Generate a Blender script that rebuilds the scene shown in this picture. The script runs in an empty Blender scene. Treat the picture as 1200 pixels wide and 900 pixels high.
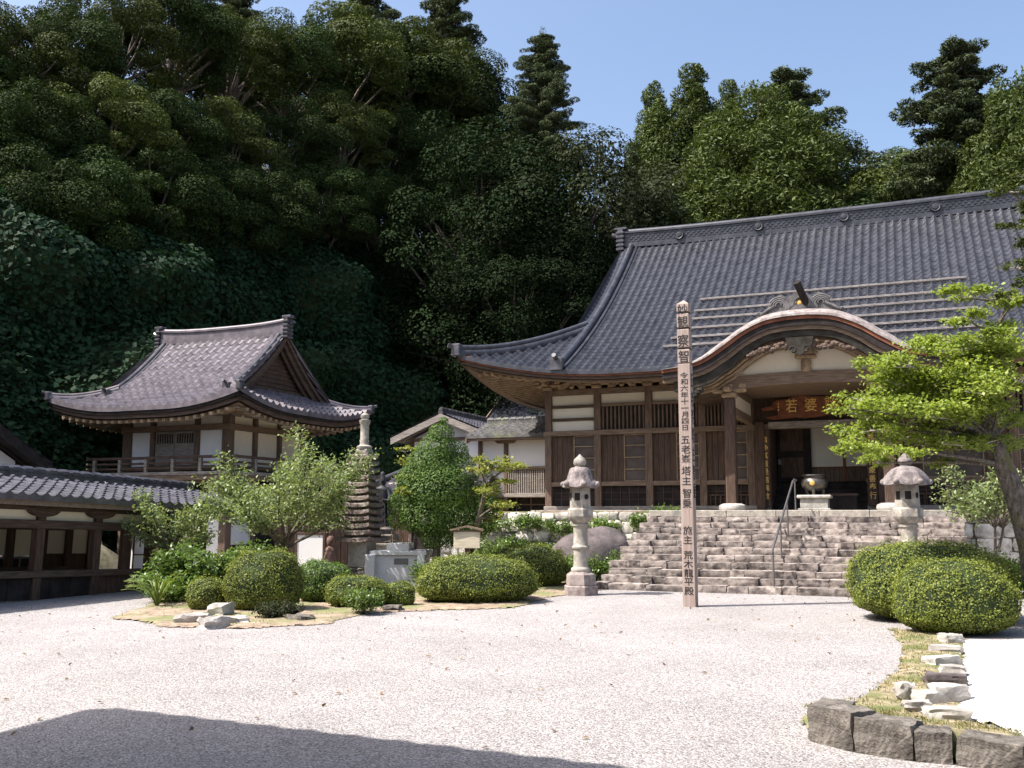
import bpy, bmesh, math, random
import numpy as np
from mathutils import Vector, Matrix, noise
R = math.radians
S = bpy.context.scene
COL = S.collection
random.seed(7)
rng = np.random.default_rng(11)

# ---------------------------------------------------------------- camera, sky, sun, exposure
cam = bpy.data.cameras.new('camera')
cam.lens = 34.5; cam.sensor_width = 36.0; cam.sensor_fit = 'HORIZONTAL'
cam.clip_start = 0.1; cam.clip_end = 4000
camo = bpy.data.objects.new('camera', cam); COL.objects.link(camo)
camo.location = (0, 0, 1.6); camo.rotation_euler = (R(90 + 7.58), 0, 0)
S.camera = camo
SUN_EL = R(55.5); SUN_DIR = Vector((-0.972 * math.cos(SUN_EL), -0.235 * math.cos(SUN_EL), math.sin(SUN_EL))).normalized()
W = bpy.data.worlds.new('World'); S.world = W; W.use_nodes = True
nt = W.node_tree; bg = nt.nodes['Background']
sky = nt.nodes.new('ShaderNodeTexSky'); sky.sky_type = 'NISHITA'; sky.sun_disc = False
sky.sun_elevation = SUN_EL; sky.sun_rotation = math.atan2(SUN_DIR.x, SUN_DIR.y)
sky.air_density = 1.0; sky.dust_density = 4.0; sky.ozone_density = 2.0; sky.altitude = 50
nt.links.new(sky.outputs[0], bg.inputs[0]); bg.inputs[1].default_value = 0.14
sl = bpy.data.lights.new('sun', 'SUN'); sl.energy = 5.0; sl.angle = R(0.53); sl.color = (1.0, 0.955, 0.90)
so = bpy.data.objects.new('sun', sl); COL.objects.link(so)
so.rotation_euler = SUN_DIR.to_track_quat('Z', 'Y').to_euler(); so.location = (0, 0, 60)
S.view_settings.view_transform = 'Standard'; S.view_settings.look = 'None'
S.view_settings.gamma = 1.0; S.view_settings.exposure = 0.98; S.view_settings.use_curve_mapping = False
S.cycles.max_bounces = 7; S.cycles.diffuse_bounces = 4; S.cycles.transparent_max_bounces = 4
S.cycles.glossy_bounces = 2; S.cycles.transmission_bounces = 2
S.cycles.caustics_reflective = False; S.cycles.caustics_refractive = False

# ---------------------------------------------------------------- pixel rays of the survey photo -> world points
_f = 1150.0; _p = R(7.58); _c, _s = math.cos(_p), math.sin(_p)
def ray(px, py):
    x = (px - 600) / _f; v = (450 - py) / _f
    return x, _c - v * _s, _s + v * _c
def P(px, py, Y):
    r = ray(px, py); k = Y / r[1]; return Vector((r[0] * k, Y, 1.6 + r[2] * k))
def G(px, py, z=0.0):
    r = ray(px, py); k = (z - 1.6) / r[2]; return Vector((r[0] * k, r[1] * k, z))

# ---------------------------------------------------------------- materials
def _nodes(name):
    m = bpy.data.materials.new(name); m.use_nodes = True
    n = m.node_tree.nodes; l = m.node_tree.links
    return m, n, l, n['Principled BSDF']
def M(name, col, col2=None, rough=.8, scale=4, var=.25, stretch=(1, 1, 1), bump=.0, bscale=40, spec=.3, metal=0,
      detail=6, island=0.0, col3=None, s3=1.2, t3=(.52, .62), vor=False, bdist=.02):
    m, n, l, b = _nodes(name)
    tc = n.new('ShaderNodeTexCoord'); mp = n.new('ShaderNodeMapping'); mp.inputs['Scale'].default_value = stretch
    l.new(tc.outputs['Object'], mp.inputs[0])
    nz = n.new('ShaderNodeTexNoise'); nz.inputs['Scale'].default_value = scale; nz.inputs['Detail'].default_value = detail
    nz.inputs['Roughness'].default_value = .65
    l.new(mp.outputs[0], nz.inputs['Vector'])
    cr = n.new('ShaderNodeValToRGB')
    a = [c * (1 - var) for c in col]; z = [c * (1 + var) for c in (col2 or col)]
    cr.color_ramp.elements[0].position = .32; cr.color_ramp.elements[1].position = .68
    cr.color_ramp.elements[0].color = (*a, 1); cr.color_ramp.elements[1].color = (*z, 1)
    l.new(nz.outputs[0], cr.inputs[0]); out = cr.outputs[0]
    if col3:
        n3 = n.new('ShaderNodeTexNoise'); n3.inputs['Scale'].default_value = s3; n3.inputs['Detail'].default_value = 5
        l.new(tc.outputs['Object'], n3.inputs['Vector'])
        r3 = n.new('ShaderNodeMapRange'); r3.inputs[1].default_value = t3[0]; r3.inputs[2].default_value = t3[1]
        l.new(n3.outputs[0], r3.inputs[0])
        mx = n.new('ShaderNodeMix'); mx.data_type = 'RGBA'; l.new(r3.outputs[0], mx.inputs['Factor'])
        l.new(out, mx.inputs['A']); mx.inputs['B'].default_value = (*col3, 1); out = mx.outputs['Result']
    if island:
        g = n.new('ShaderNodeNewGeometry'); mr = n.new('ShaderNodeMapRange')
        mr.inputs[3].default_value = 1 - island; mr.inputs[4].default_value = 1 + island
        l.new(g.outputs['Random Per Island'], mr.inputs[0])
        vm = n.new('ShaderNodeVectorMath'); vm.operation = 'SCALE'
        l.new(out, vm.inputs[0]); l.new(mr.outputs[0], vm.inputs['Scale']); out = vm.outputs[0]
    l.new(out, b.inputs['Base Color'])
    b.inputs['Roughness'].default_value = rough; b.inputs['Metallic'].default_value = metal
    b.inputs['Specular IOR Level'].default_value = spec
    if bump:
        if vor:
            bn = n.new('ShaderNodeTexVoronoi'); bn.inputs['Scale'].default_value = bscale
        else:
            bn = n.new('ShaderNodeTexNoise'); bn.inputs['Scale'].default_value = bscale; bn.inputs['Detail'].default_value = 5
        l.new(mp.outputs[0], bn.inputs['Vector'])
        bp = n.new('ShaderNodeBump'); bp.inputs['Strength'].default_value = bump; bp.inputs['Distance'].default_value = bdist
        l.new(bn.outputs[0], bp.inputs['Height']); l.new(bp.outputs[0], b.inputs['Normal'])
    return m
def leafm(name, c1, c2, trans=.28, rough=.5, spec=.35, objvar=.25):
    m, n, l, b = _nodes(name)
    g = n.new('ShaderNodeNewGeometry'); mx = n.new('ShaderNodeMix'); mx.data_type = 'RGBA'
    l.new(g.outputs['Random Per Island'], mx.inputs['Factor'])
    mx.inputs['A'].default_value = (*c1, 1); mx.inputs['B'].default_value = (*c2, 1)
    oi = n.new('ShaderNodeObjectInfo'); mr = n.new('ShaderNodeMapRange')
    mr.inputs[3].default_value = 1 - objvar; mr.inputs[4].default_value = 1 + objvar
    l.new(oi.outputs['Random'], mr.inputs[0])
    vm = n.new('ShaderNodeVectorMath'); vm.operation = 'SCALE'
    l.new(mx.outputs['Result'], vm.inputs[0]); l.new(mr.outputs[0], vm.inputs['Scale'])
    l.new(vm.outputs[0], b.inputs['Base Color'])
    b.inputs['Roughness'].default_value = rough; b.inputs['Specular IOR Level'].default_value = spec
    t = n.new('ShaderNodeBsdfTranslucent'); v2 = n.new('ShaderNodeVectorMath'); v2.operation = 'MULTIPLY'
    l.new(vm.outputs[0], v2.inputs[0]); v2.inputs[1].default_value = (1.25, 1.3, .6)
    l.new(v2.outputs[0], t.inputs['Color'])
    ms = n.new('ShaderNodeMixShader'); ms.inputs[0].default_value = trans
    l.new(b.outputs[0], ms.inputs[1]); l.new(t.outputs[0], ms.inputs[2])
    l.new(ms.outputs[0], n['Material Output'].inputs['Surface'])
    return m
def gravelm(name, cols, scale, bump, patch=.12, soil=None):
    """loose stones: every Voronoi cell a stone with its own shade, and wear in broad patches"""
    m, n, l, b = _nodes(name)
    tc = n.new('ShaderNodeTexCoord')
    v = n.new('ShaderNodeTexVoronoi'); v.inputs['Scale'].default_value = scale
    l.new(tc.outputs['Object'], v.inputs['Vector'])
    sep = n.new('ShaderNodeSeparateColor'); l.new(v.outputs['Color'], sep.inputs[0])
    cr = n.new('ShaderNodeValToRGB'); e = cr.color_ramp.elements
    e[0].color = (*cols[0], 1); e[1].color = (*cols[-1], 1)
    for i, c in enumerate(cols[1:-1]):
        k = e.new((i + 1) / (len(cols) - 1)); k.color = (*c, 1)
    l.new(sep.outputs[0], cr.inputs[0])
    n1 = n.new('ShaderNodeTexNoise'); n1.inputs['Scale'].default_value = .45; n1.inputs['Detail'].default_value = 8
    n1.inputs['Roughness'].default_value = .7
    l.new(tc.outputs['Object'], n1.inputs['Vector'])
    mr = n.new('ShaderNodeMapRange'); mr.inputs[1].default_value = .3; mr.inputs[2].default_value = .7
    mr.inputs[3].default_value = 1 - patch; mr.inputs[4].default_value = 1 + patch
    l.new(n1.outputs[0], mr.inputs[0])
    vm = n.new('ShaderNodeVectorMath'); vm.operation = 'SCALE'
    l.new(cr.outputs[0], vm.inputs[0]); l.new(mr.outputs[0], vm.inputs['Scale'])
    l.new(vm.outputs[0], b.inputs['Base Color']); b.inputs['Roughness'].default_value = .9
    b.inputs['Specular IOR Level'].default_value = .2
    v2 = n.new('ShaderNodeTexVoronoi'); v2.inputs['Scale'].default_value = scale; v2.feature = 'SMOOTH_F1'
    l.new(tc.outputs['Object'], v2.inputs['Vector'])
    inv = n.new('ShaderNodeMath'); inv.operation = 'MULTIPLY'; inv.inputs[1].default_value = -1
    l.new(v2.outputs['Distance'], inv.inputs[0])
    n2 = n.new('ShaderNodeTexNoise'); n2.inputs['Scale'].default_value = 6; n2.inputs['Detail'].default_value = 4
    l.new(tc.outputs['Object'], n2.inputs['Vector'])
    ad = n.new('ShaderNodeMath'); ad.operation = 'ADD'; l.new(inv.outputs[0], ad.inputs[0]); l.new(n2.outputs[0], ad.inputs[1])
    bp = n.new('ShaderNodeBump'); bp.inputs['Strength'].default_value = bump; bp.inputs['Distance'].default_value = .02
    l.new(ad.outputs[0], bp.inputs['Height']); l.new(bp.outputs[0], b.inputs['Normal'])
    return m
mt = {}
mt['gravel'] = gravelm('gravel', [(.11, .096, .088), (.225, .205, .196), (.275, .254, .245), (.315, .292, .284), (.46, .435, .425)], 75, .55, .15)
mt['sand'] = gravelm('sand', [(.34, .335, .325), (.56, .55, .54), (.66, .65, .64), (.74, .73, .72)], 80, .5, .08)
mt['moss'] = M('moss', (.19, .15, .09), (.33, .27, .175), rough=.95, scale=9, var=.3, bump=.9, bscale=60, col3=(.115, .14, .045), s3=2.6, t3=(.42, .66))
mt['soil'] = M('soil', (.20, .145, .10), (.31, .24, .175), rough=.95, scale=5, var=.25, bump=.6, bscale=50, col3=(.17, .18, .075), s3=1.0, t3=(.46, .62))
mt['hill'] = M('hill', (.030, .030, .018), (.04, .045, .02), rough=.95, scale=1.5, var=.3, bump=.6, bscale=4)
mt['grassbank'] = M('grassbank', (.22, .20, .11), (.34, .30, .19), rough=.95, scale=4, var=.3, bump=.7, bscale=25)
wood = dict(rough=.78, bump=.35, bscale=14, bdist=.01)
mt['wood_v'] = M('wood_v', (.085, .054, .038), (.165, .115, .084), scale=6, stretch=(5, 5, .5), var=.2, **wood)
mt['wood_h'] = M('wood_h', (.115, .077, .051), (.21, .15, .105), scale=6, stretch=(.5, 5, 5), var=.2, **wood)
mt['wood_dark_v'] = M('wood_dark_v', (.045, .026, .018), (.095, .058, .041), scale=6, stretch=(5, 5, .5), var=.25, **wood)
mt['wood_dark_h'] = M('wood_dark_h', (.05, .032, .024), (.10, .068, .05), scale=6, stretch=(.5, .5, 5), var=.25, **wood)
mt['wood_tan'] = M('wood_tan', (.22, .15, .09), (.34, .25, .16), scale=5, stretch=(1, 1, 1), var=.18, **wood)
mt['wood_grey'] = M('wood_grey', (.17, .145, .125), (.29, .255, .225), scale=6, stretch=(.6, .6, 4), var=.2, **wood)
mt['wood_red'] = M('wood_red', (.12, .042, .022), (.19, .07, .036), scale=4, var=.2, **wood)
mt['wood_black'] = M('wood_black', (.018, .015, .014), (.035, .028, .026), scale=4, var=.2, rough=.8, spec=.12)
mt['wood_green'] = M('wood_green', (.020, .018, .014), (.040, .035, .029), scale=4, var=.3, rough=.8, spec=.1)
mt['ornament'] = M('ornament', (.07, .066, .066), (.14, .132, .132), scale=6, var=.2, rough=.8, bump=.4, bscale=30)
mt['ivory'] = M('ivory', (.72, .655, .53), (.76, .70, .575), rough=.9, scale=1.2, var=.035, col3=(.64, .57, .45), s3=.7, t3=(.6, .85))
mt['white'] = M('white', (.78, .76, .74), (.82, .80, .78), rough=.9, scale=1.2, var=.03)
mt['shoji'] = M('shoji', (.66, .62, .54), (.70, .66, .58), rough=.9, scale=1, var=.03)
mt['screen'] = M('screen', (.085, .068, .060), (.115, .095, .085), spec=.05, rough=.9, scale=2, var=.15)
mt['tile'] = M('tile', (.018, .0185, .024), (.042, .043, .053), rough=.40, scale=3.5, var=.22, spec=.5, bump=.1, bscale=20)
mt['tile_l'] = M('tile_l', (.095, .081, .089), (.155, .134, .146), rough=.40, scale=3.5, var=.15, spec=.45, bump=.1, bscale=20)
mt['tile_b'] = M('tile_b', (.04, .038, .043), (.085, .08, .09), rough=.24, scale=3.5, var=.2, spec=.5, bump=.1, bscale=20)
mt['tile_old'] = M('tile_old', (.07, .068, .066), (.14, .134, .128), rough=.7, scale=3.5, var=.2, spec=.3, col3=(.16, .17, .07), s3=.9, t3=(.55, .7))
mt['bark'] = M('bark', (.15, .122, .112), (.30, .258, .242), rough=.85, scale=6, var=.2, bump=.4, bscale=18)
mt['metal'] = M('metal', (.15, .132, .125), (.22, .2, .19), rough=.6, scale=6, var=.12)
mt['steel_d'] = M('steel_d', (.16, .15, .15), rough=.45, var=.1, metal=.6)
mt['bronze'] = M('bronze', (.016, .016, .018), (.04, .04, .043), rough=.6, scale=8, var=.25, spec=.3)
mt['urn'] = M('urn', (.10, .085, .075), (.17, .15, .13), rough=.32, scale=8, var=.2, metal=.7)
mt['gold'] = M('gold', (.62, .38, .10), (.74, .48, .15), rough=.4, scale=10, var=.1, metal=.35)
mt['ink'] = M('ink', (.02, .018, .018), rough=.8, var=.1)
mt['stone'] = M('stone', (.235, .208, .175), (.37, .335, .285), rough=.9, scale=7, var=.2, bump=.5, bscale=45, col3=(.20, .185, .17), s3=3.0, t3=(.56, .68))
mt['stone_step'] = M('stone_step', (.17, .14, .122), (.31, .265, .236), rough=.9, scale=6, var=.22, bump=.9, bscale=16, col3=(.075, .06, .056), s3=5.5, t3=(.47, .66), island=.42)
mt['stone_wall'] = M('stone_wall', (.36, .33, .28), (.55, .51, .45), rough=.9, scale=5, var=.2, bump=.6, bscale=22, col3=(.16, .15, .13), s3=2.2, t3=(.56, .66), island=.3)
mt['stone_pale'] = M('stone_pale', (.25, .228, .205), (.42, .39, .36), rough=.9, scale=4, var=.15, bump=.6, bscale=18, col3=(.30, .28, .25), s3=2.2, t3=(.58, .72), island=.15)
mt['stone_dark'] = M('stone_dark', (.085, .072, .060), (.19, .168, .145), rough=.92, scale=9, var=.3, bump=1, bscale=34, col3=(.06, .052, .045), s3=4, t3=(.50, .66), island=.15)
mt['boulder'] = M('boulder', (.06, .048, .047), (.125, .102, .10), rough=.9, scale=3, var=.2, bump=.8, bscale=16, col3=(.085, .075, .07), s3=1.6, t3=(.52, .66))
mt['pagoda'] = M('pagoda', (.13, .10, .088), (.23, .185, .165), rough=.92, scale=6, var=.25, bump=.9, bscale=20, col3=(.30, .29, .25), s3=4, t3=(.6, .7))
mt['pagoda_l'] = M('pagoda_l', (.32, .30, .265), (.44, .415, .375), rough=.9, scale=6, var=.15, bump=.4, bscale=40)
mt['granite'] = M('granite', (.44, .435, .43), (.60, .595, .59), rough=.75, scale=60, var=.12, bump=.1, bscale=60)
mt['lantern_base'] = M('lantern_base', (.20, .16, .143), (.31, .26, .238), rough=.9, scale=6, var=.2, bump=.4, bscale=30, col3=(.17, .14, .13), s3=4, t3=(.55, .66))
mt['lantern_roof'] = M('lantern_roof', (.12, .10, .097), (.245, .21, .20), rough=.92, scale=7, var=.2, bump=.8, bscale=30, col3=(.12, .10, .10), s3=4, t3=(.54, .66))
mt['postwood'] = M('postwood', (.255, .19, .16), (.35, .275, .24), scale=5, stretch=(6, 6, .25), var=.1, rough=.8, bump=.2, bscale=10)
mt['signwood'] = M('signwood', (.46, .40, .29), (.56, .49, .37), scale=5, stretch=(1, 5, 5), var=.1, rough=.8)
mt['jizo'] = M('jizo', (.13, .075, .06), (.20, .12, .10), rough=.85, scale=9, var=.2, bump=.5, bscale=30)
mt['trunk'] = M('trunk', (.075, .058, .044), (.15, .125, .10), rough=.95, scale=5, stretch=(3, 3, .8), var=.25, bump=.9, bscale=14, bdist=.03)
mt['trunk_maple'] = M('trunk_maple', (.065, .050, .040), (.20, .17, .145), rough=.95, scale=9, stretch=(2, 2, 1), var=.25, bump=1, bscale=18, bdist=.05, col3=(.15, .14, .055), s3=2.4, t3=(.55, .66))
mt['twig'] = M('twig', (.30, .25, .22), (.42, .37, .34), rough=.9, scale=8, var=.2)
mt['core'] = M('core', (.018, .028, .010), (.03, .045, .014), rough=.95, scale=5, var=.3)
mt['l_forest'] = leafm('l_forest', (.020, .036, .010), (.040, .062, .017), .14, .7, .08)
mt['l_olive'] = leafm('l_olive', (.038, .055, .012), (.082, .100, .025), .15, .65, .12)
mt['l_grey'] = leafm('l_grey', (.036, .047, .021), (.062, .074, .037), .14, .7, .08)
mt['l_pine'] = leafm('l_pine', (.034, .052, .022), (.075, .092, .038), .1, .6, .2)
mt['l_cedar'] = leafm('l_cedar', (.038, .060, .014), (.092, .116, .029), .15, .6, .2)
mt['l_bright'] = leafm('l_bright', (.038, .066, .014), (.085, .118, .032), .22, .45, .35)
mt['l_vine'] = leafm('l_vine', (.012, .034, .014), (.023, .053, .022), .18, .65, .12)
mt['l_azalea'] = leafm('l_azalea', (.115, .150, .024), (.25, .275, .062), .26, .55, .25, .10)
mt['l_camellia'] = leafm('l_camellia', (.042, .088, .018), (.115, .175, .040), .24, .6, .2, .1)
mt['l_plum'] = leafm('l_plum', (.135, .18, .068), (.28, .33, .150), .32, .45, .35, .1)
mt['l_maple'] = leafm('l_maple', (.135, .19, .028), (.31, .36, .078), .42, .5, .3, .12)
mt['l_yellow'] = leafm('l_yellow', (.15, .19, .03), (.27, .27, .06), .4, .5, .3, .1)
mt['l_shrub'] = leafm('l_shrub', (.075, .13, .025), (.165, .245, .055), .3, .42, .4, .15)
mt['l_shade_dark'] = leafm('l_shade_dark', (.011, .022, .008), (.020, .033, .012), .08, .75, .05)  # deep shade of the tall evergreens put into a darker leaf colour
mt['l_fallen'] = leafm('l_fallen', (.12, .075, .04), (.24, .16, .085), .1, .8, .1, .1)
mt['l_dry'] = leafm('l_dry', (.15, .155, .05), (.32, .265, .13), .25, .7, .15, .1)
mt['l_orange'] = leafm('l_orange', (.30, .12, .03), (.38, .22, .05), .3, .5, .3, .1)
mt['l_grass'] = leafm('l_grass', (.10, .15, .03), (.20, .25, .06), .3, .5, .3, .1)

# ---------------------------------------------------------------- mesh helpers
class MB:
    def __init__(s): s.v = []; s.f = []; s.T = None
    def add(s, vs, fs):
        b = len(s.v)
        if s.T is not None: vs = [s.T @ Vector(v) for v in vs]
        s.v.extend(tuple(v) for v in vs); s.f.extend(tuple(b + i for i in f) for f in fs); return s
    def box(s, x0, x1, y0, y1, z0, z1):
        v = [(x0, y0, z0), (x1, y0, z0), (x1, y1, z0), (x0, y1, z0), (x0, y0, z1), (x1, y0, z1), (x1, y1, z1), (x0, y1, z1)]
        return s.add(v, [(3, 2, 1, 0), (4, 5, 6, 7), (0, 1, 5, 4), (1, 2, 6, 5), (2, 3, 7, 6), (3, 0, 4, 7)])
    def bbox(s, x0, x1, y0, y1, z0, z1, b=.015):
        """box with bevelled edges"""
        xs, ys, zs = (x0, x1), (y0, y1), (z0, z1); v = []; idx = {}
        for i in (0, 1):
            for j in (0, 1):
                for k in (0, 1):
                    sx, sy, sz = (1, -1)[i] * b, (1, -1)[j] * b, (1, -1)[k] * b
                    for a in range(3):
                        d = [sx, sy, sz]; d[a] = 0
                        idx[(i, j, k, a)] = len(v); v.append((xs[i] + d[0], ys[j] + d[1], zs[k] + d[2]))
        f = []
        for a in range(3):
            o = [q for q in range(3) if q != a]
            for sd in (0, 1):
                q = []
                for (m_, n_) in ((0, 0), (1, 0), (1, 1), (0, 1)):
                    c = [0, 0, 0]; c[a] = sd; c[o[0]] = m_; c[o[1]] = n_; q.append(idx[(*c, a)])
                f.append(tuple(q))
        for a in range(3):
            o = [q for q in range(3) if q != a]
            for m_ in (0, 1):
                for n_ in (0, 1):
                    q = []
                    for (sd, w) in ((0, 0), (1, 0), (1, 1), (0, 1)):
                        c = [0, 0, 0]; c[a] = sd; c[o[0]] = m_; c[o[1]] = n_; q.append(idx[(*c, o[w])])
                    f.append(tuple(q))
        for i in (0, 1):
            for j in (0, 1):
                for k in (0, 1): f.append(tuple(idx[(i, j, k, a)] for a in range(3)))
        return s.add(v, f)
    def tube(s, pts, rad, n=8, cap=True):
        pts = [Vector(p) for p in pts]; rs = rad if isinstance(rad, (list, tuple)) else [rad] * len(pts)
        vs = []; fs = []; ref = Vector((.31, .17, .93))
        for i, p in enumerate(pts):
            d = (pts[min(i + 1, len(pts) - 1)] - pts[max(i - 1, 0)])
            d = d.normalized() if d.length > 1e-9 else Vector((0, 0, 1))
            if i == 0:
                if abs(d.dot(ref)) > .95: ref = Vector((1, 0, 0))
                u = d.cross(ref).normalized()
            else:
                u = (u - d * u.dot(d)).normalized()
            w = d.cross(u)
            for k in range(n):
                a = 2 * math.pi * k / n; vs.append(p + (u * math.cos(a) + w * math.sin(a)) * rs[i])
        for i in range(len(pts) - 1):
            for k in range(n):
                fs.append((i * n + k, i * n + (k + 1) % n, (i + 1) * n + (k + 1) % n, (i + 1) * n + k))
        if cap: fs.append(tuple(range(n - 1, -1, -1))); fs.append(tuple((len(pts) - 1) * n + k for k in range(n)))
        return s.add(vs, fs)
    def bar(s, p, q, w, h, up=(0, 0, 1)):
        p = Vector(p); q = Vector(q); d = (q - p).normalized(); u = d.cross(Vector(up)).normalized(); t = u.cross(d)
        v = [c + u * a * w / 2 + t * b * h / 2 for c in (p, q) for a, b in ((-1, -1), (1, -1), (1, 1), (-1, 1))]
        return s.add(v, [(3, 2, 1, 0), (4, 5, 6, 7), (0, 1, 5, 4), (1, 2, 6, 5), (2, 3, 7, 6), (3, 0, 4, 7)])
    def lathe(s, prof, n=16, c=(0, 0), rot=0.0, sx=1, sy=1):
        vs = []; fs = []
        for r, z in prof:
            for k in range(n):
                a = rot + 2 * math.pi * k / n; vs.append((c[0] + r * math.cos(a) * sx, c[1] + r * math.sin(a) * sy, z))
        for i in range(len(prof) - 1):
            for k in range(n): fs.append((i * n + k, i * n + (k + 1) % n, (i + 1) * n + (k + 1) % n, (i + 1) * n + k))
        fs.append(tuple(range(n - 1, -1, -1))); fs.append(tuple((len(prof) - 1) * n + k for k in range(n)))
        return s.add(vs, fs)
    def prism(s, poly, y0, y1):
        """polygon in x,z pushed along y"""
        n = len(poly); v = [(x, y0, z) for x, z in poly] + [(x, y1, z) for x, z in poly]
        f = [tuple(range(n)), tuple(range(2 * n - 1, n - 1, -1))]
        f += [(i, n + i, n + (i + 1) % n, (i + 1) % n) for i in range(n)]
        return s.add(v, f)
    def strip(s, A, B, close=False):
        n = len(A); v = list(A) + list(B)
        return s.add(v, [(i, i + 1, n + i + 1, n + i) for i in range(n - 1)])
    def solid(s, rows):
        """rows of 4-corner sections lofted into a closed bar"""
        k = len(rows[0]); v = [p for r in rows for p in r]; f = []
        for i in range(len(rows) - 1):
            for j in range(k): f.append((i * k + j, i * k + (j + 1) % k, (i + 1) * k + (j + 1) % k, (i + 1) * k + j))
        f.append(tuple(range(k - 1, -1, -1))); f.append(tuple((len(rows) - 1) * k + j for j in range(k)))
        return s.add(v, f)
    def rockbox(s, x0, x1, y0, y1, z0, z1, rnd=.35, jit=.06, n=3, seed=0):
        c = Vector(((x0 + x1) / 2, (y0 + y1) / 2, (z0 + z1) / 2)); h = Vector(((x1 - x0) / 2, (y1 - y0) / 2, (z1 - z0) / 2))
        key = {}; vs = []; fs = []
        def vert(i, j, k):
            q = (i, j, k)
            if q in key: return key[q]
            p = Vector((2 * i / n - 1, 2 * j / n - 1, 2 * k / n - 1)); sp = p.normalized() * 1.12
            u = p.lerp(sp, rnd); o = noise.noise_vector(Vector((p.x * 1.7 + seed * 3.1, p.y * 1.7 + seed, p.z * 1.7))) * jit * 2
            u += o
            key[q] = len(vs); vs.append((c.x + u.x * h.x, c.y + u.y * h.y, c.z + u.z * h.z)); return key[q]
        for a in range(n):
            for b in range(n):
                fs.append((vert(a, b, n), vert(a + 1, b, n), vert(a + 1, b + 1, n), vert(a, b + 1, n)))
                fs.append((vert(a, b, 0), vert(a, b + 1, 0), vert(a + 1, b + 1, 0), vert(a + 1, b, 0)))
                fs.append((vert(a, 0, b), vert(a + 1, 0, b), vert(a + 1, 0, b + 1), vert(a, 0, b + 1)))
                fs.append((vert(a, n, b), vert(a, n, b + 1), vert(a + 1, n, b + 1), vert(a + 1, n, b)))
                fs.append((vert(0, a, b), vert(0, a, b + 1), vert(0, a + 1, b + 1), vert(0, a + 1, b)))
                fs.append((vert(n, a, b), vert(n, a + 1, b), vert(n, a + 1, b + 1), vert(n, a, b + 1)))
        return s.add(vs, fs)
    def rock(s, c, rx, ry, rz, seed=0, amp=.18, n=20, rough=.05):
        vs = []; fs = []; m_ = n // 2
        for i in range(m_ + 1):
            th = math.pi * i / m_
            for j in range(n):
                ph = 2 * math.pi * j / n; p = Vector((math.sin(th) * math.cos(ph), math.sin(th) * math.sin(ph), math.cos(th)))
                q = p * 1.3 + Vector((seed * 7.3, seed * 3.1, seed))
                r = 1 + amp * noise.noise(q) * 2 + rough * noise.noise(p * 5 + Vector((seed, 0, 0))) * 2
                vs.append((c[0] + p.x * r * rx, c[1] + p.y * r * ry, c[2] + p.z * r * rz))
        for i in range(m_):
            for j in range(n): fs.append((i * n + j, (i + 1) * n + j, (i + 1) * n + (j + 1) % n, i * n + (j + 1) % n))
        return s.add(vs, fs)
    def build(s, name, m, parent=None, smooth=None, fix=True):
        me = bpy.data.meshes.new(name); me.from_pydata(s.v, [], s.f); me.validate(); me.update()
        if fix:
            b = bmesh.new(); b.from_mesh(me); bmesh.ops.recalc_face_normals(b, faces=b.faces); b.to_mesh(me); b.free()
        me.materials.append(mt[m] if isinstance(m, str) else m)
        if smooth: shade(me, smooth)
        return link(name, me, parent)
def shade(me, ang):
    me.polygons.foreach_set('use_smooth', [True] * len(me.polygons)); me.set_sharp_from_angle(angle=R(ang))
def link(name, me, parent=None):
    o = bpy.data.objects.new(name, me); COL.objects.link(o)
    if parent is not None: o.parent = parent
    return o
def npmesh(name, V, F, m, parent=None, smooth=None):
    """numpy verts (n,3), quads (m,4) -> object"""
    me = bpy.data.meshes.new(name); V = np.asarray(V, np.float32); F = np.asarray(F, np.int32)
    me.vertices.add(len(V)); me.vertices.foreach_set('co', V.ravel())
    k = F.shape[1]; me.loops.add(F.size); me.loops.foreach_set('vertex_index', F.ravel())
    me.polygons.add(len(F)); me.polygons.foreach_set('loop_start', np.arange(0, F.size, k, dtype=np.int32))
    me.update(calc_edges=True); me.validate()
    me.materials.append(mt[m] if isinstance(m, str) else m)
    if smooth: shade(me, smooth)
    return link(name, me, parent)
def tag(o, label, cat, group=None, kind=None):
    if label: o['label'] = label
    if cat: o['category'] = cat
    if group: o['group'] = group
    if kind: o['kind'] = kind
    return o
def thing(name, label, cat, loc=(0, 0, 0), rz=0.0, group=None):
    o = bpy.data.objects.new(name, None); COL.objects.link(o); o.location = loc; o.rotation_euler = (0, 0, rz)
    o.empty_display_size = .2
    return tag(o, label, cat, group)
def struct(o): o['kind'] = 'structure'; return o
def copy_tree(o, parent=None):
    c = o.copy(); COL.objects.link(c)
    if parent is not None: c.parent = parent
    for ch in list(o.children): copy_tree(ch, c)
    return c
_gc = {}
def glyph(ch):
    if ch not in _gc:
        cu = bpy.data.curves.new('glyph', 'FONT'); cu.body = ch; cu.size = 1; cu.extrude = .01; cu.align_x = 'CENTER'; cu.align_y = 'CENTER'
        cu.resolution_u = 3; cu.offset = .006
        o = bpy.data.objects.new('glyph', cu); COL.objects.link(o)
        bpy.context.view_layer.update()
        me = bpy.data.meshes.new_from_object(o.evaluated_get(bpy.context.evaluated_depsgraph_get()))
        vs = [tuple(v.co) for v in me.vertices]; fs = [tuple(p.vertices) for p in me.polygons]
        bpy.data.objects.remove(o); bpy.data.curves.remove(cu); bpy.data.meshes.remove(me)
        if vs:
            a = np.array(vs); mid = (a.min(0) + a.max(0)) / 2; vs = [(v[0] - mid[0], v[1] - mid[1], v[2]) for v in vs]
        _gc[ch] = (vs, fs)
    return _gc[ch]
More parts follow.
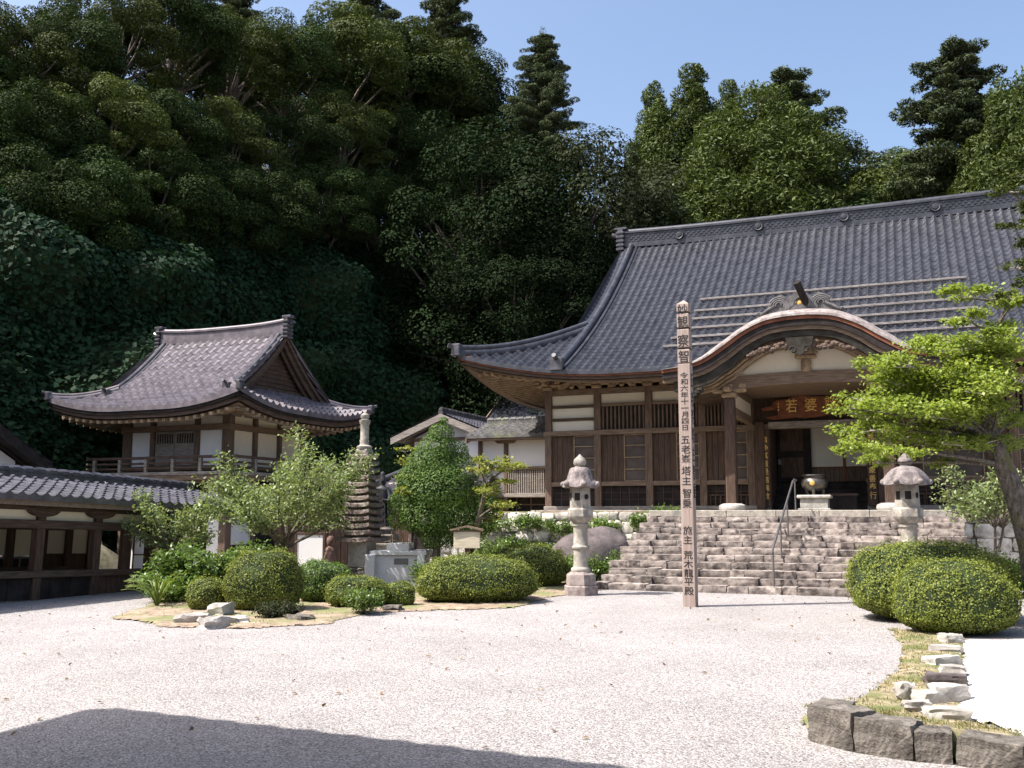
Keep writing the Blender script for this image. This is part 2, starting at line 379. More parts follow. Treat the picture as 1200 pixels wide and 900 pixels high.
def write(mb, items, y):
    """items: (char, x, z, width, height); letters stand in the x,z plane facing -y"""
    for ch, x, z, w, h in items:
        vs, fs = glyph(ch)
        mb.add([(x + v[0] * w, y - v[2] * .2, z + v[1] * h) for v in vs], fs)
# ---------------------------------------------------------------- ground
def in_poly(x, y, poly):
    c = np.zeros(x.shape, bool); n = len(poly)
    for i in range(n):
        x0, y0 = poly[i]; x1, y1 = poly[(i + 1) % n]
        c ^= ((y0 > y) != (y1 > y)) & (x < (x1 - x0) * (y - y0) / (y1 - y0 + 1e-12) + x0)
    return c
def seg_d(x, y, pl, close=False):
    d = np.full(x.shape, 1e9); q = list(pl) + ([pl[0]] if close else [])
    for (a, b), (c, e) in zip(q[:-1], q[1:]):
        vx, vy = c - a, e - b; t = np.clip(((x - a) * vx + (y - b) * vy) / (vx * vx + vy * vy + 1e-12), 0, 1)
        d = np.minimum(d, np.hypot(x - a - t * vx, y - b - t * vy))
    return d
def sheet(name, m, poly, cell, zf, ragged=0.0):
    a = np.array(poly); x = np.arange(a[:, 0].min() - .2, a[:, 0].max() + .2, cell); y = np.arange(a[:, 1].min() - .2, a[:, 1].max() + .2, cell)
    X, Y = np.meshgrid(x, y, indexing='ij')
    nx = np.array([[noise.noise(Vector((p * 2.2, q * 2.2, 3))) + .8 * noise.noise(Vector((p * 9, q * 9, 9))) for q in y] for p in x])
    Z = zf(X, Y); idx = np.arange(X.size).reshape(X.shape); e = seg_d(X, Y, poly, True); ins = in_poly(X, Y, poly)
    s = np.where(ins, e, -e) + nx * ragged
    keep = s[:-1, :-1] > 0
    F = np.stack([idx[:-1, :-1], idx[1:, :-1], idx[1:, 1:], idx[:-1, 1:]], -1)[keep]
    Z = Z * np.clip(s / .12, 0, 1) + .008 + .012 * nx * np.clip(s / .2, 0, 1)
    return npmesh(name, np.stack([X, Y, Z], -1).reshape(-1, 3), F, m, None, 60)
struct(MB().add([(-900, -900, 0), (900, -900, 0), (900, 1500, 0), (-900, 1500, 0)], [(0, 1, 2, 3)]).build('gravel_ground', 'gravel'))
g2 = lambda L: [tuple(G(*p)[:2]) for p in L]
KL = g2([(946, 868), (1000, 882), (1072, 893), (1119, 897), (1205, 911)])
MOSS = g2([(1040, 737), (1130, 747), (1131, 800), (1118, 838), (1205, 872), (1225, 905), (1205, 909), (1119, 895), (1072, 891), (1000, 880), (948, 866), (940, 850), (960, 828), (1005, 822), (1052, 787), (1058, 757)])
def mz(X, Y):
    d = seg_d(X, Y, KL); t = np.clip(1 - d / 1.5, 0, 1); return .16 * t * t * (3 - 2 * t) + .02
struct(sheet('moss_bed', 'moss', MOSS, .02, mz, .07))
SAND = g2([(1126, 752), (1330, 752), (1480, 900), (1205, 870), (1120, 838), (1131, 800)])
struct(sheet('white_sand', 'sand', SAND, .06, lambda X, Y: 0 * X + .035, .02))
BED = g2([(128, 724), (165, 713), (190, 700), (230, 690), (430, 676), (560, 672), (690, 676), (700, 692), (640, 701), (600, 713), (470, 717), (420, 720), (385, 731), (300, 737), (200, 736)])
struct(sheet('garden_bed', 'soil', BED, .045, lambda X, Y: 0 * X + .025, .12))
# ---------------------------------------------------------------- wooded hill
HA = np.array((-17.0, 22.0)); HD = np.array((.42, .9075)); HN = np.array((-.9075, .42))
def hillD(X, Y):
    d1 = (X - HA[0]) * HN[0] + (Y - HA[1]) * HN[1]; d2 = (X - 1) * .2 + (Y - 57) * .98
    return d1, d2
def hill_z(X, Y):
    X = np.asarray(X, float); Y = np.asarray(Y, float); d1, d2 = hillD(X, Y)
    k = np.clip((Y - 28) / 25, 0, 1); top = 11 + 5 * k
    h1 = np.where(d1 < 6, top * np.clip(d1 / 6, 0, 1) ** .8, top + .62 * np.clip(d1 - 6, 0, 45))
    h2 = np.where(d2 < 10, 6 * np.clip(d2 / 10, 0, 1), 6 + .42 * np.clip(d2 - 10, 0, 60))
    return np.maximum(h1, h2)
x = np.arange(-110, 131, 1.5); y = np.arange(-10, 171, 1.5); X, Y = np.meshgrid(x, y, indexing='ij'); Z = hill_z(X, Y)
Z = np.where(Z <= 0, -.6, Z + np.array([[.5 * noise.noise(Vector((p * .2, q * .2, 0))) for q in y] for p in x]))
idx = np.arange(X.size).reshape(X.shape)
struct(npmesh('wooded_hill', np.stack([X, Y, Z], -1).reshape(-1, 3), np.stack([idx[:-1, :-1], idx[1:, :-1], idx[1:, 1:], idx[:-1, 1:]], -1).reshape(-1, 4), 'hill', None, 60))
# ---------------------------------------------------------------- tiled roofs
def tile_sheet(name, m, parent, Wf, u0, u1, T, cw, rh, tmin=None, tmax=None, amp=.05, step=.03, K=6, lip=.07, s_exp=1.6):
    """rows of curved roof tiles; Wf(u, t) -> x, y, z arrays of the roof surface, t measured from the eave"""
    nc = max(1, round((u1 - u0) / cw)); nr = max(1, round(T / rh))
    u = np.linspace(u0, u1, nc * K + 1); fr = (np.arange(nc * K + 1) % K) / K
    wave = amp * (0.5 + 0.5 * np.cos(2 * np.pi * fr)) ** s_exp
    t = [0.0]; dz = [-lip]; tt = np.linspace(0, T, nr + 1)
    for i in range(nr): t += [tt[i], tt[i + 1]]; dz += [step, 0.0]
    t = np.array(t); dz = np.array(dz)
    U, TT = np.meshgrid(u, t, indexing='ij'); DZ = np.broadcast_to(dz, U.shape) + wave[:, None] * np.ones_like(TT)
    DZ[:, 0] = -lip
    lo = tmin(U) if tmin else np.zeros_like(U); hi = tmax(U) if tmax else np.full_like(U, T)
    T2 = np.clip(TT, lo, np.maximum(hi, lo))
    x, y, z = Wf(U, T2); V = np.stack([x, y, z + DZ], -1).reshape(-1, 3)
    n, k = U.shape; idx = np.arange(n * k).reshape(n, k)
    F = np.stack([idx[:-1, :-1], idx[1:, :-1], idx[1:, 1:], idx[:-1, 1:]], -1).reshape(-1, 4)
    t2 = T2.ravel(); sp = np.ptp(t2[F], axis=1); keep = sp > 1e-5
    first = np.zeros((n - 1, k - 1), bool); first[:, 0] = True
    r_ = (np.ptp(TT.ravel()[F], axis=1) < 1e-9)      # risers between rows
    mid = t2[F].mean(1); okr = r_ & (mid < hi.ravel()[F].min(1) - 1e-4) & (mid >= lo.ravel()[F].max(1) - 1e-4)
    F = F[keep | okr | first.ravel()]
    return npmesh(name, V, F, m, parent, 40)
class Irimoya:
    """hip-and-gable roof over x0..x1, y0..y1 (local axes of the building's Empty)"""
    def __init__(s, root, x0, x1, y0, y1, o, H, tg, up, Lc, tile, cw, rh, verge, ridge_h, fascia, names, kud_end=None):
        s.__dict__.update(locals()); s.T = (y1 - y0) / 2 + o
        s.ex0, s.ex1, s.ey0, s.ey1 = x0 - o, x1 + o, y0 - o, y1 + o
        s.gx0, s.gx1 = s.ex0 + tg, s.ex1 - tg          # gable planes
    def lift(s, c, t): return s.up * np.maximum(0, 1 - c / s.Lc) ** 2 * np.maximum(0, 1 - t / (s.T * .55)) ** 1.2
    def front(s, u, t):
        c = np.minimum(u - s.ex0, s.ex1 - u); return u, s.ey0 + t, s.H(t) + s.lift(c, t)
    def back(s, u, t):
        x, y, z = s.front(u, t); return x, s.ey1 - t, z
    def left(s, u, t):
        c = np.minimum(u - s.ey0, s.ey1 - u); return s.ex0 + t, u, s.H(t) + s.lift(c, t)
    def right(s, u, t):
        x, y, z = s.left(u, t); return s.ex1 - t, y, z
    def build(s):
        r = s.roof = bpy.data.objects.new('roof', None); COL.objects.link(r); r.parent = s.root
        vx0, vx1 = s.gx0 - s.verge, s.gx1 + s.verge
        def tmx(U):
            c = np.minimum(U - s.ex0, s.ex1 - U); inside = (U >= vx0 - 1e-6) & (U <= vx1 + 1e-6)
            return np.where(inside, s.T, np.clip(c, 0, s.tg))
        def tmx_side(U): return np.minimum(s.tg, np.minimum(U - s.ey0, s.ey1 - U))
        kw = dict(tmax=tmx, amp=s.wamp * s.cw, step=s.stp * s.rh, K=s.K, s_exp=s.wexp)
        tile_sheet('front_slope', s.tile, r, s.front, s.ex0, s.ex1, s.T, s.cw, s.rh, **kw)
        tile_sheet('back_slope', s.tile, r, s.back, s.ex0, s.ex1, s.T, s.cw * 2, s.rh * 2, **kw)
        kw['tmax'] = tmx_side
        tile_sheet('left_skirt', s.tile, r, s.left, s.ey0, s.ey1, s.tg, s.cw, s.rh, **kw)
        tile_sheet('right_skirt', s.tile, r, s.right, s.ey0, s.ey1, s.tg, s.cw, s.rh, **kw)
        yc = (s.ey0 + s.ey1) / 2; zt = float(s.H(s.T))
        # main ridge: stacked courses with a cap
        rh = s.ridge_h; rd = MB(); n = 40
        for (w, z0, z1) in ((.30, -.08, .16 * rh), (.24, .16 * rh, .76 * rh), (.36, .76 * rh, .84 * rh)):
            rows = []
            for i in range(n + 1):
                x = vx0 + .1 + (vx1 - vx0 - .2) * i / n; q = .10 * abs(2 * i / n - 1) ** 3
                rows.append([(x, yc - w / 2 * s.rw, zt + z0 + q), (x, yc + w / 2 * s.rw, zt + z0 + q), (x, yc + w / 2 * s.rw, zt + z1 + q), (x, yc - w / 2 * s.rw, zt + z1 + q)])
            rd.solid(rows)
        rd.tube([(vx0 + .05 + (vx1 - vx0 - .1) * i / n, yc, zt + .88 * rh + .10 * abs(2 * i / n - 1) ** 3) for i in range(n + 1)], .15 * s.rw * .8, 10)
        ridge = rd.build('ridge', s.tile, r, 40)
        s.ridge_part = ridge
        if s.rw > .9:      # plain ornamental tile work on the ridge side, in relief, and round crest tiles
            pm = MB(); m_ = int((vx1 - vx0) / .2)
            for i in range(m_):
                x = vx0 + .25 + (vx1 - vx0 - .5) * i / m_; q = .10 * abs(2 * (x - vx0) / (vx1 - vx0) - 1) ** 3
                for k in range(4):
                    zz = zt + rh * (.22 + .135 * k) + q; xo = x + (.1 if k % 2 else 0)
                    pm.box(xo, xo + .11, yc - .12 * s.rw - .025, yc - .12 * s.rw + .01, zz, zz + rh * .075)
            pm.build('ridge_lattice', s.tile, r)
            for x in s.crests:
                c = MB(); c.T = Matrix.Translation((x, yc - .12 * s.rw - .06, zt + .45 * rh)) @ Matrix.Rotation(R(90), 4, 'X')
                c.lathe([(.02, .07), (.10, .06), (.11, .03), (.17, .05), (.19, .0), (.19, -.04)], 16); c.build('crest_tile', s.tile, r, 40)
        for sx, x in ((-1, vx0), (1, vx1)):
            e = MB()
            k = s.rw
            e.box(x - .10 * k, x + .10 * k, yc - .22 * k, yc + .22 * k, zt - .1, zt + rh + .12)
            for j in range(5):
                zz = zt - .12 + (rh + .2) * j / 5
                e.bbox(x - .16 * k, x + .16 * k, yc - .27 * k, yc + .27 * k, zz, zz + (rh + .2) / 8, .02)
            e.bbox(x - .26 * k, x + .26 * k, yc - .2 * k, yc + .2 * k, zt + rh + .1, zt + rh + .19, .02)
            e.tube([(x, yc, zt + rh * .7), (x + sx * .38 * k, yc, zt + rh * .95)], .09 * k, 8)
            e.build('ridge_end_tile', 'tile_b', r, 30)
        # descending ridges and hip ridges
        for sx in (-1, 1):
            kx = (vx0 + .42 * s.rw) if sx < 0 else (vx1 - .42 * s.rw)
            for fn, nm in ((s.front, 1), (s.back, 2)):
                d = MB(); te = s.kud_end if s.kud_end is not None else s.tg
                ts = np.linspace(te, s.T - .05, 18)
                pts = [Vector(tuple(float(q) for q in fn(np.float64(kx), np.float64(t)))) for t in ts]
                d.tube([p + Vector((0, 0, .12 * s.rw)) for p in pts], .125 * s.rw, 8)
                for q in (-.2 * s.rw, .2 * s.rw): d.tube([p + Vector((q, 0, .06)) for p in pts], .06 * s.rw, 6)
                d.build('descending_ridge', s.tile if s.rw > .9 else 'tile_b', r, 50)
                if nm == 1:
                    e = MB(); p = pts[0]
                    e.bbox(p.x - .2 * s.rw, p.x + .2 * s.rw, p.y - .12 * s.rw, p.y + .06, p.z - .02, p.z + .36 * s.rw, .02)
                    e.tube([(p.x, p.y, p.z + .3 * s.rw), (p.x, p.y - .3 * s.rw, p.z + .42 * s.rw)], .07 * s.rw, 8)
                    e.build('ridge_end_tile', 'tile_b', r, 30)
                hp = MB(); hts = np.linspace(.02, s.tg, 14); hpts = []
                for t in hts:
                    x = s.ex0 + t if sx < 0 else s.ex1 - t
                    hpts.append(Vector(tuple(float(q) for q in fn(np.float64(x), np.float64(t)))))
                hp.tube([p + Vector((0, 0, .05)) for p in hpts], .17 * s.rw, 8)
                hp.tube([p + Vector((0, 0, .24 * s.rw)) for p in hpts], .10 * s.rw, 8)
                hp.build('hip_ridge', s.tile, r, 50)
                e = MB(); p = hpts[0]; dd = (hpts[0] - hpts[2]).normalized()
                e.bbox(p.x - .15 * s.rw, p.x + .15 * s.rw, p.y - .15 * s.rw, p.y + .15 * s.rw, p.z - .04, p.z + .36 * s.rw, .03)
                e.tube([p + Vector((0, 0, .24 * s.rw)), p + dd * .3 * s.rw + Vector((0, 0, .32 * s.rw))], .075 * s.rw, 8)
                e.build('ridge_end_tile', 'tile_b', r, 30)
        # gables: slatted wall set back, barge boards under the verge
        for sx, gx, vx in ((-1, s.gx0, vx0), (1, s.gx1, vx1)):
            g = MB(); ts = np.linspace(s.tg - .05, s.T, 16)
            pf = [(s.ey0 + t, float(s.H(t)) - .06) for t in ts]; pb = [(s.ey1 - t, z) for (t, (y_, z)) in zip(ts, pf)][::-1]
            poly = pf + pb[1:]; base = float(s.H(s.tg)) - .1
            poly = [(pf[0][0], base)] + poly + [(pb[-1][0], base)]
            T_ = Matrix(((0, 1, 0, 0), (1, 0, 0, 0), (0, 0, 1, 0), (0, 0, 0, 1)))
            g.T = T_; xin = gx - sx * .05
            g.prism(poly, xin - .03, xin + .03); gw = g.build('gable_wall', 'wood_dark_v', r)
            sl = MB(); nh = int((zt - base) / .13)
            for i in range(1, nh):
                z = base + (zt - base) * i / nh
                tt_ = [t for t in np.linspace(s.tg, s.T, 80) if s.H(t) - .25 > z]
                if not tt_: continue
                hw = s.T - tt_[0]
                if hw < .12: continue
                sl.box(*sorted((xin + sx * .03, xin + sx * .06)), yc - hw, yc + hw, z, z + .05)
            sl.box(*sorted((xin + sx * .03, xin + sx * .12)), yc - (s.T - s.tg), yc + (s.T - s.tg), base + .02, base + .22)
            sl.build('gable_slats', 'wood_dark_h', gw)
            for k, (dx, dz0, dz1, th) in enumerate(((-.05, -.05, -.17, .07), (-.14, -.13, -.36, .06), (-.26, -.16, -.5, .05))):
                for fy, sg in ((s.ey0, 1), (s.ey1, -1)):
                    b = MB(); rows = []; xa = vx + sx * dx
                    for t in np.linspace(s.tg - .35, s.T, 18):
                        y = fy + sg * t; z = float(s.H(t)); rows.append([(xa - th / 2, y, z + dz0 * s.bw), (xa + th / 2, y, z + dz0 * s.bw), (xa + th / 2, y, z + dz1 * s.bw), (xa - th / 2, y, z + dz1 * s.bw)])
                    b.solid(rows); b.build('barge_board', 'wood_dark_h', r)
            vb = MB(); ts = np.linspace(s.tg, s.T, 18)
            for fy, sg in ((s.ey0, 1), (s.ey1, -1)):     # boarding under the projecting verge
                A = [(vx, fy + sg * t, float(s.H(t)) - .03) for t in ts]; B = [(gx, fy + sg * t, float(s.H(t)) - .03) for t in ts]
                vb.strip(A, B)
            vb.build('verge_soffit', 'wood_dark_h', r)
        # eave boards, soffit and rafters on all four sides
        for sd, fn, a0, a1 in (('f', s.front, s.ex0, s.ex1), ('b', s.back, s.ex0, s.ex1), ('l', s.left, s.ey0, s.ey1), ('r', s.right, s.ey0, s.ey1)):
            us = np.linspace(a0, a1, 61)
            def pt(u, t, d, te=None):
                x, y, z = fn(np.float64(u), np.float64(t)); e = fn(np.float64(u), np.float64(0))[2] if te is None else te
                return (float(x), float(y), float(e) + d)
            for nm, mat_, i0, i1, z0, z1 in s.fascia:
                b = MB(); rows = []
                for u in us:
                    uu = min(max(u, a0 + i0), a1 - i0)
                    rows.append([pt(uu, i0, z0), pt(uu, i1, z0), pt(uu, i1, z1), pt(uu, i0, z1)])
                b.solid(rows); b.build(nm, mat_, r)
            zin = s.zwall; zo = s.fascia[-1][4]
            def sof(u, t, d=0):
                k = t / s.o; e = float(fn(np.float64(u), np.float64(0))[2]) + zo + .02
                x, y, z = fn(np.float64(u), np.float64(t)); return (float(x), float(y), e + (zin - e) * k + d)
            b = MB()
            for j in range(6):
                t0, t1 = .12 + (s.o - .1) * j / 6, .12 + (s.o - .1) * (j + 1) / 6
                A = [sof(min(max(u, a0 + t0), a1 - t0), t0) for u in us]; B = [sof(min(max(u, a0 + t1), a1 - t1), t1) for u in us]
                b.strip(A, B)
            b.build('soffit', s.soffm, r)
            b = MB(); k = int((a1 - a0) / s.rsp)
            for i in range(1, k):
                u = a0 + (a1 - a0) * i / k; tm = min(s.o + .02, u - a0, a1 - u)
                if tm < s.rin + .2: continue
                b.bar(sof(u, s.rin, -.05), sof(u, tm, -.05), s.rsp * .42, .09)
            b.build('rafters', s.rafm, r)
        return r

# ---------------------------------------------------------------- main hall
TH = R(-22.5)
HC = Vector((1.195, 31.5, 0))
def hallpt(x, y, z=0): return HC + Matrix.Rotation(TH, 3, 'Z') @ Vector((x, y, z))
hall = thing('temple_hall', 'large old temple hall with sweeping dark tiled roof and curved porch above the stone steps', 'temple hall', HC, TH)
Z0 = 1.72
bays = [0, 1.65, 3.3, 4.95, 6.38, 10.25, 11.68, 13.33, 14.98, 16.63]
XW = bays[-1]
for x in bays:
    b = MB().bbox(x - .11, x + .11, -.11, .11, Z0, 5.62, .012); b.build('post', 'wood_v', hall)
for z0, z1, dy, m in ((1.74, 1.86, .13, 'wood_grey'), (2.48, 2.62, .09, 'wood_h'), (4.08, 4.24, .15, 'wood_h'), (5.38, 5.56, .10, 'wood_h')):
    cuts = [(-.15, 16.78)] if z0 > 3.5 else [(-.15, 6.9), (9.55, 16.78)]
    for a, c in cuts:
        b = MB().bbox(a, c, -dy, -.04, z0, z1, .01); b.build('beam', m, hall)
b = MB()                                                   # carcass walls behind the panels
for a, c in ((0, 6.9), (9.55, XW)): b.box(a, c, .06, .14, 1.75, 5.6)
b.box(6.9, 9.55, .06, .14, 4.26, 5.6); b.box(0, .08, .14, 13, 1.75, 5.6); b.box(XW - .08, XW, .14, 13, 1.75, 5.6); b.box(.08, XW - .08, 12.9, 13, 1.75, 5.6)
b.build('wall', 'wood_dark_v', hall)
def ivory(a, c, z0, z1, y=.03, m='ivory'):
    MB().box(a, c, y, .055, z0, z1).build('plaster_panel', m, hall)
for i in range(9):
    a, c = bays[i] + .11, bays[i + 1] - .11
    if i == 4: continue
    if i == 0 or i == 8:
        for z0, z1 in ((5.06, 5.38), (4.65, 4.97), (4.24, 4.56)): ivory(a, c, z0, z1)
        for z in (4.97, 4.56): MB().bbox(a, c, -.06, .02, z, z + .09, .008).build('rail', 'wood_dark_h', hall)
    else:
        ivory(a, c, 5.08, 5.38)
        MB().bbox(a, c, -.06, .02, 4.98, 5.08, .008).build('rail', 'wood_h', hall)
        g = MB().box(a, c, .03, .055, 4.24, 4.98).build('vent_grille', 'wood_black', hall)
        s_ = MB(); n = 11
        for k in range(n):
            x = a + (c - a) * (k + .5) / n; s_.bbox(x - .028, x + .028, -.03, .02, 4.25, 4.97, .006)
        s_.build('vent_slats', 'wood_v', g)
    w = c - a
    left_board = i < 4
    xm = a + w * (.50 if i < 3 else .56)
    ba, bc = (a, xm) if left_board or i == 5 else (xm, c)
    d = MB(); n = 4
    for k in range(n):
        x0 = ba + (bc - ba) * k / n; d.bbox(x0 + .004, ba + (bc - ba) * (k + 1) / n - .004, -.02 - .006 * (k % 2), .055, 2.62, 4.08, .004)
    d.build('board_door', 'wood_dark_v', hall)
    wa, wc = (xm, c) if ba == a else (a, xm)
    win = MB().box(wa + .03, wc - .03, .035, .055, 2.62, 4.08).build('window', 'screen', hall)
    f = MB()
    for z in (2.62, 2.98, 3.35, 3.72, 4.05): f.bbox(wa, wc, -.015, .03, z, z + .03, .004)
    f.bbox(wa, wa + .035, -.015, .03, 2.62, 4.08, .004); f.bbox(wc - .035, wc, -.015, .03, 2.62, 4.08, .004)
    f.build('window_frame', 'wood_tan', win)
    lp = MB().box(a, c, .03, .055, 1.86, 2.48).build('lower_panel', 'wood_black', hall)
    q = MB()
    if i == 3 or i == 5:
        for k in range(8):
            x = a + w * (k + .5) / 8; q.bbox(x - .025, x + .025, -.02, .02, 1.86, 2.15, .005)
        q.bbox(a, c, -.025, .025, 2.15, 2.2, .005)
    for k in range(5): q.box(a + w * k / 5, a + w * k / 5 + .02, .005, .03, 1.86, 2.48)
    for z in (2.06, 2.27): q.box(a, c, .006, .029, z, z + .018)
    q.build('lattice', 'wood_dark_v', lp)
# bracket sets over the posts and carved frog-leg struts between them
def bracket(x, y=-.12):
    b = MB(); b.bbox(x - .15, x + .15, y - .12, y + .14, 5.56, 5.66, .02)
    b.bbox(x - .42, x + .42, y - .09, y + .1, 5.66, 5.76, .03)
    for q in (-.34, 0, .34): b.bbox(x + q - .09, x + q + .09, y - .12, y + .12, 5.76, 5.85, .02)
    b.bbox(x - .07, x + .07, y - .45, y, 5.68, 5.78, .02); b.bbox(x - .1, x + .1, y - .52, y - .3, 5.78, 5.86, .02)
    b.tube([(x - .42, y - .02, 5.72), (x - .5, y - .02, 5.66), (x - .46, y - .02, 5.62)], .035, 6)
    b.tube([(x + .42, y - .02, 5.72), (x + .5, y - .02, 5.66), (x + .46, y - .02, 5.62)], .035, 6)
    return b
def frogleg(x, y=-.1):
    b = MB(); out = []; inn = []
    for k in range(13):
        a = math.pi * k / 12; out.append((x - .40 * math.cos(a) * (1 + .15 * abs(math.cos(a)) ** 3), 5.57 + .24 * math.sin(a) ** .8)); inn.append((x - .24 * math.cos(a), 5.57 + .12 * math.sin(a)))
    for k in range(12): b.prism([out[k], out[k + 1], inn[k + 1], inn[k]], y - .05, y + .05)
    b.bbox(x - .09, x + .09, y - .07, y + .07, 5.8, 5.87, .015); b.lathe([(.03, 0), (.06, .02), (.03, .05)], 8, (x, y - .02)) if 0 else None
    b.rock((x, y - .04, 5.64), .09, .05, .06, 3, .2, 8)
    return b
for i, x in enumerate(bays):
    bracket(x).build('bracket', 'wood_tan', hall)
    if i < len(bays) - 1 and i != 4: frogleg((x + bays[i + 1]) / 2).build('frog_leg_strut', 'wood_tan', hall)
MB().bbox(-.2, XW + .2, -.22, -.06, 5.86, 5.96, .01).build('eave_purlin', 'wood_tan', hall)
HH = lambda t: 5.75 + .50 * t + .0228 * t * t
Irimoya.rw = 1.0; Irimoya.bw = 1.0; Irimoya.wamp = .36; Irimoya.wexp = 2.2; Irimoya.K = 8; Irimoya.stp = .14
ir = Irimoya(hall, 0, XW, 0, 13, 2.25, HH, 3.25, .78, 5.2, 'tile', .262, .25, .35, .62,
             [('eave_board', 'wood_red', .03, .5, -.12, -.03), ('eave_board', 'wood_dark_h', .09, .5, -.21, -.12), ('eave_board', 'wood_h', .2, .5, -.27, -.21)], None, kud_end=.08)
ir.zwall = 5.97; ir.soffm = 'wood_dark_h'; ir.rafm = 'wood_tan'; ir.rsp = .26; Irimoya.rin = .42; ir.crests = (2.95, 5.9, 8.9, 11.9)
hroof = ir.build()
SNOW = ((2.38, 4.50, 12.55), (1.60, 4.45, 12.3), (1.04, 4.5, 12.6), (.38, 4.55, 12.7), (-.28, 4.1, 12.4), (-.88, 4.0, 12.7))
# snow rails across the middle of the front slope
for n_, xa, xb in SNOW:
    b = MB(); z = float(HH(n_ + 2.25)) + .16
    for k in (0, 1): b.tube([(xa + q * (xb - xa) / 20, n_ - .02 * k, z - .035 * k + .004 * math.sin(q * 2.1 + n_ * 5)) for q in range(21)], .021, 6)
    b.tube([(xa, n_ + .05, z - .06), (xb, n_ + .05, z - .06)], .02, 6)
    x = xa + .2
    while x < xb: b.box(x - .012, x + .012, n_ + .0, n_ + .06, z - .13, z + .0); x += 1.8
    b.build('snow_guard', 'metal', hroof)
# ---- porch with undulating gable
SC = 8.34
KP = [(-3.85, 5.35), (-3.5, 5.36), (-2.97, 5.42), (-2.45, 5.56), (-1.94, 5.86), (-1.43, 6.20), (-.9, 6.44), (-.45, 6.52), (0, 6.54)]
def KC(a):
    a = -abs(a)
    for i in range(len(KP) - 1):
        if a <= KP[i + 1][0]:
            p0 = KP[max(i - 1, 0)]; p1 = KP[i]; p2 = KP[i + 1]; p3 = KP[min(i + 2, len(KP) - 1)] if i + 2 < len(KP) else (.45, 6.52)
            h = p2[0] - p1[0]; t = (a - p1[0]) / h
            m1 = (p2[1] - p0[1]) / max(p2[0] - p0[0], 1e-6) * h; m2 = (p3[1] - p1[1]) / (p3[0] - p1[0]) * h
            return (2 * t ** 3 - 3 * t * t + 1) * p1[1] + (t ** 3 - 2 * t * t + t) * m1 + (-2 * t ** 3 + 3 * t * t) * p2[1] + (t ** 3 - t * t) * m2
    return KP[-1][1]
AS = [-3.5 + 7.0 * i / 72 for i in range(73)]
proof = bpy.data.objects.new('porch_roof', None); COL.objects.link(proof); proof.parent = hall
def band(nm, m, y0, y1, d0, d1, amax=3.7, ywid=None, sm=30):
    b = MB(); rows = []
    for a in AS:
        if abs(a) > amax + 1e-6: continue
        sl = (KC(a + .02) - KC(a - .02)) / .04; k = math.sqrt(1 + sl * sl); e = ywid(a) if ywid else 0
        rows.append([(SC + a, y0, KC(a) + d0 * k), (SC + a, y1, KC(a) + d0 * k), (SC + a, y1, KC(a) + (d1 - e) * k), (SC + a, y0, KC(a) + (d1 - e) * k)])
    b.solid(rows); return b.build(nm, m, proof, sm)
b = MB(); prof = [(-4.60, .0), (-4.59, .06), (-4.50, .12), (-4.32, .20), (-4.05, .26), (-3.6, .28), (.9, .28)]
rows = [[(SC + a, y, KC(a) + d * (1 if abs(a) < 2.2 else max(.10, 1 - (abs(a) - 2.2) * .85))) for y, d in prof] for a in AS]
for i in range(len(prof) - 1): b.strip([r[i] for r in rows], [r[i + 1] for r in rows])
b.build('bark_roof', 'bark', proof, 40)
band('roof_edge', 'wood_red', -4.56, .8, -.002, -.09)
band('roof_edge', 'wood_black', -4.53, .8, -.09, -.245)
band('verge_moulding', 'wood_h', -4.46, -4.2, -.245, -.34)
band('barge_board', 'wood_green', -4.42, -4.30, -.34, -.50, 3.3, lambda a: .10 * min(1, abs(a) / 2.4) ** 2)
for k, (y, d) in enumerate(((-4.1, .585), (-3.9, .635), (-3.7, .685))):
    band('arched_rib', 'wood_tan', y - .04, y + .04, -d + .045, -d, 2.75)
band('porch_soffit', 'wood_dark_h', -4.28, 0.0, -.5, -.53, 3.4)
# pendant carving below the peak
b = MB()
b.prism([(SC - .34, 6.0), (SC + .34, 6.0), (SC + .30, 5.78), (SC + .12, 5.62), (SC, 5.52), (SC - .14, 5.62), (SC - .30, 5.78)], -4.52, -4.42)
for sx in (-1, 1):
    pts = [(SC + sx * (.16 + .10 * math.cos(q) * (1 - q / 9)), -4.5, 5.68 + .10 * math.sin(q) * (1 - q / 9)) for q in np.linspace(0, 5.5, 18)]
    b.tube(pts, .035, 6)
b.build('pendant', 'wood_green', proof)
for sx in (-1, 1):
    b = MB()
    for k in range(26):
        a = .32 + .95 * (k / 25) ; w = .17 * (1 - (k / 25) ** 1.5) + .03
        z = KC(a) - .60 * 1.05 - w * random.random() - .02
        b.rock((SC + sx * a, -4.4 - .05 * random.random(), z), .075, .05, .055, k, .25, 8)
    b.build('leaf_carving', 'wood_dark_h', proof)
    b = MB()
    for k in range(9):
        a = 2.55 + .55 * k / 8; b.rock((SC + sx * a, -4.38, KC(a) - .72 - .05 * (k % 3)), .10, .06, .085, k + 40, .3, 8)
    b.build('leaf_carving', 'wood_green', proof)
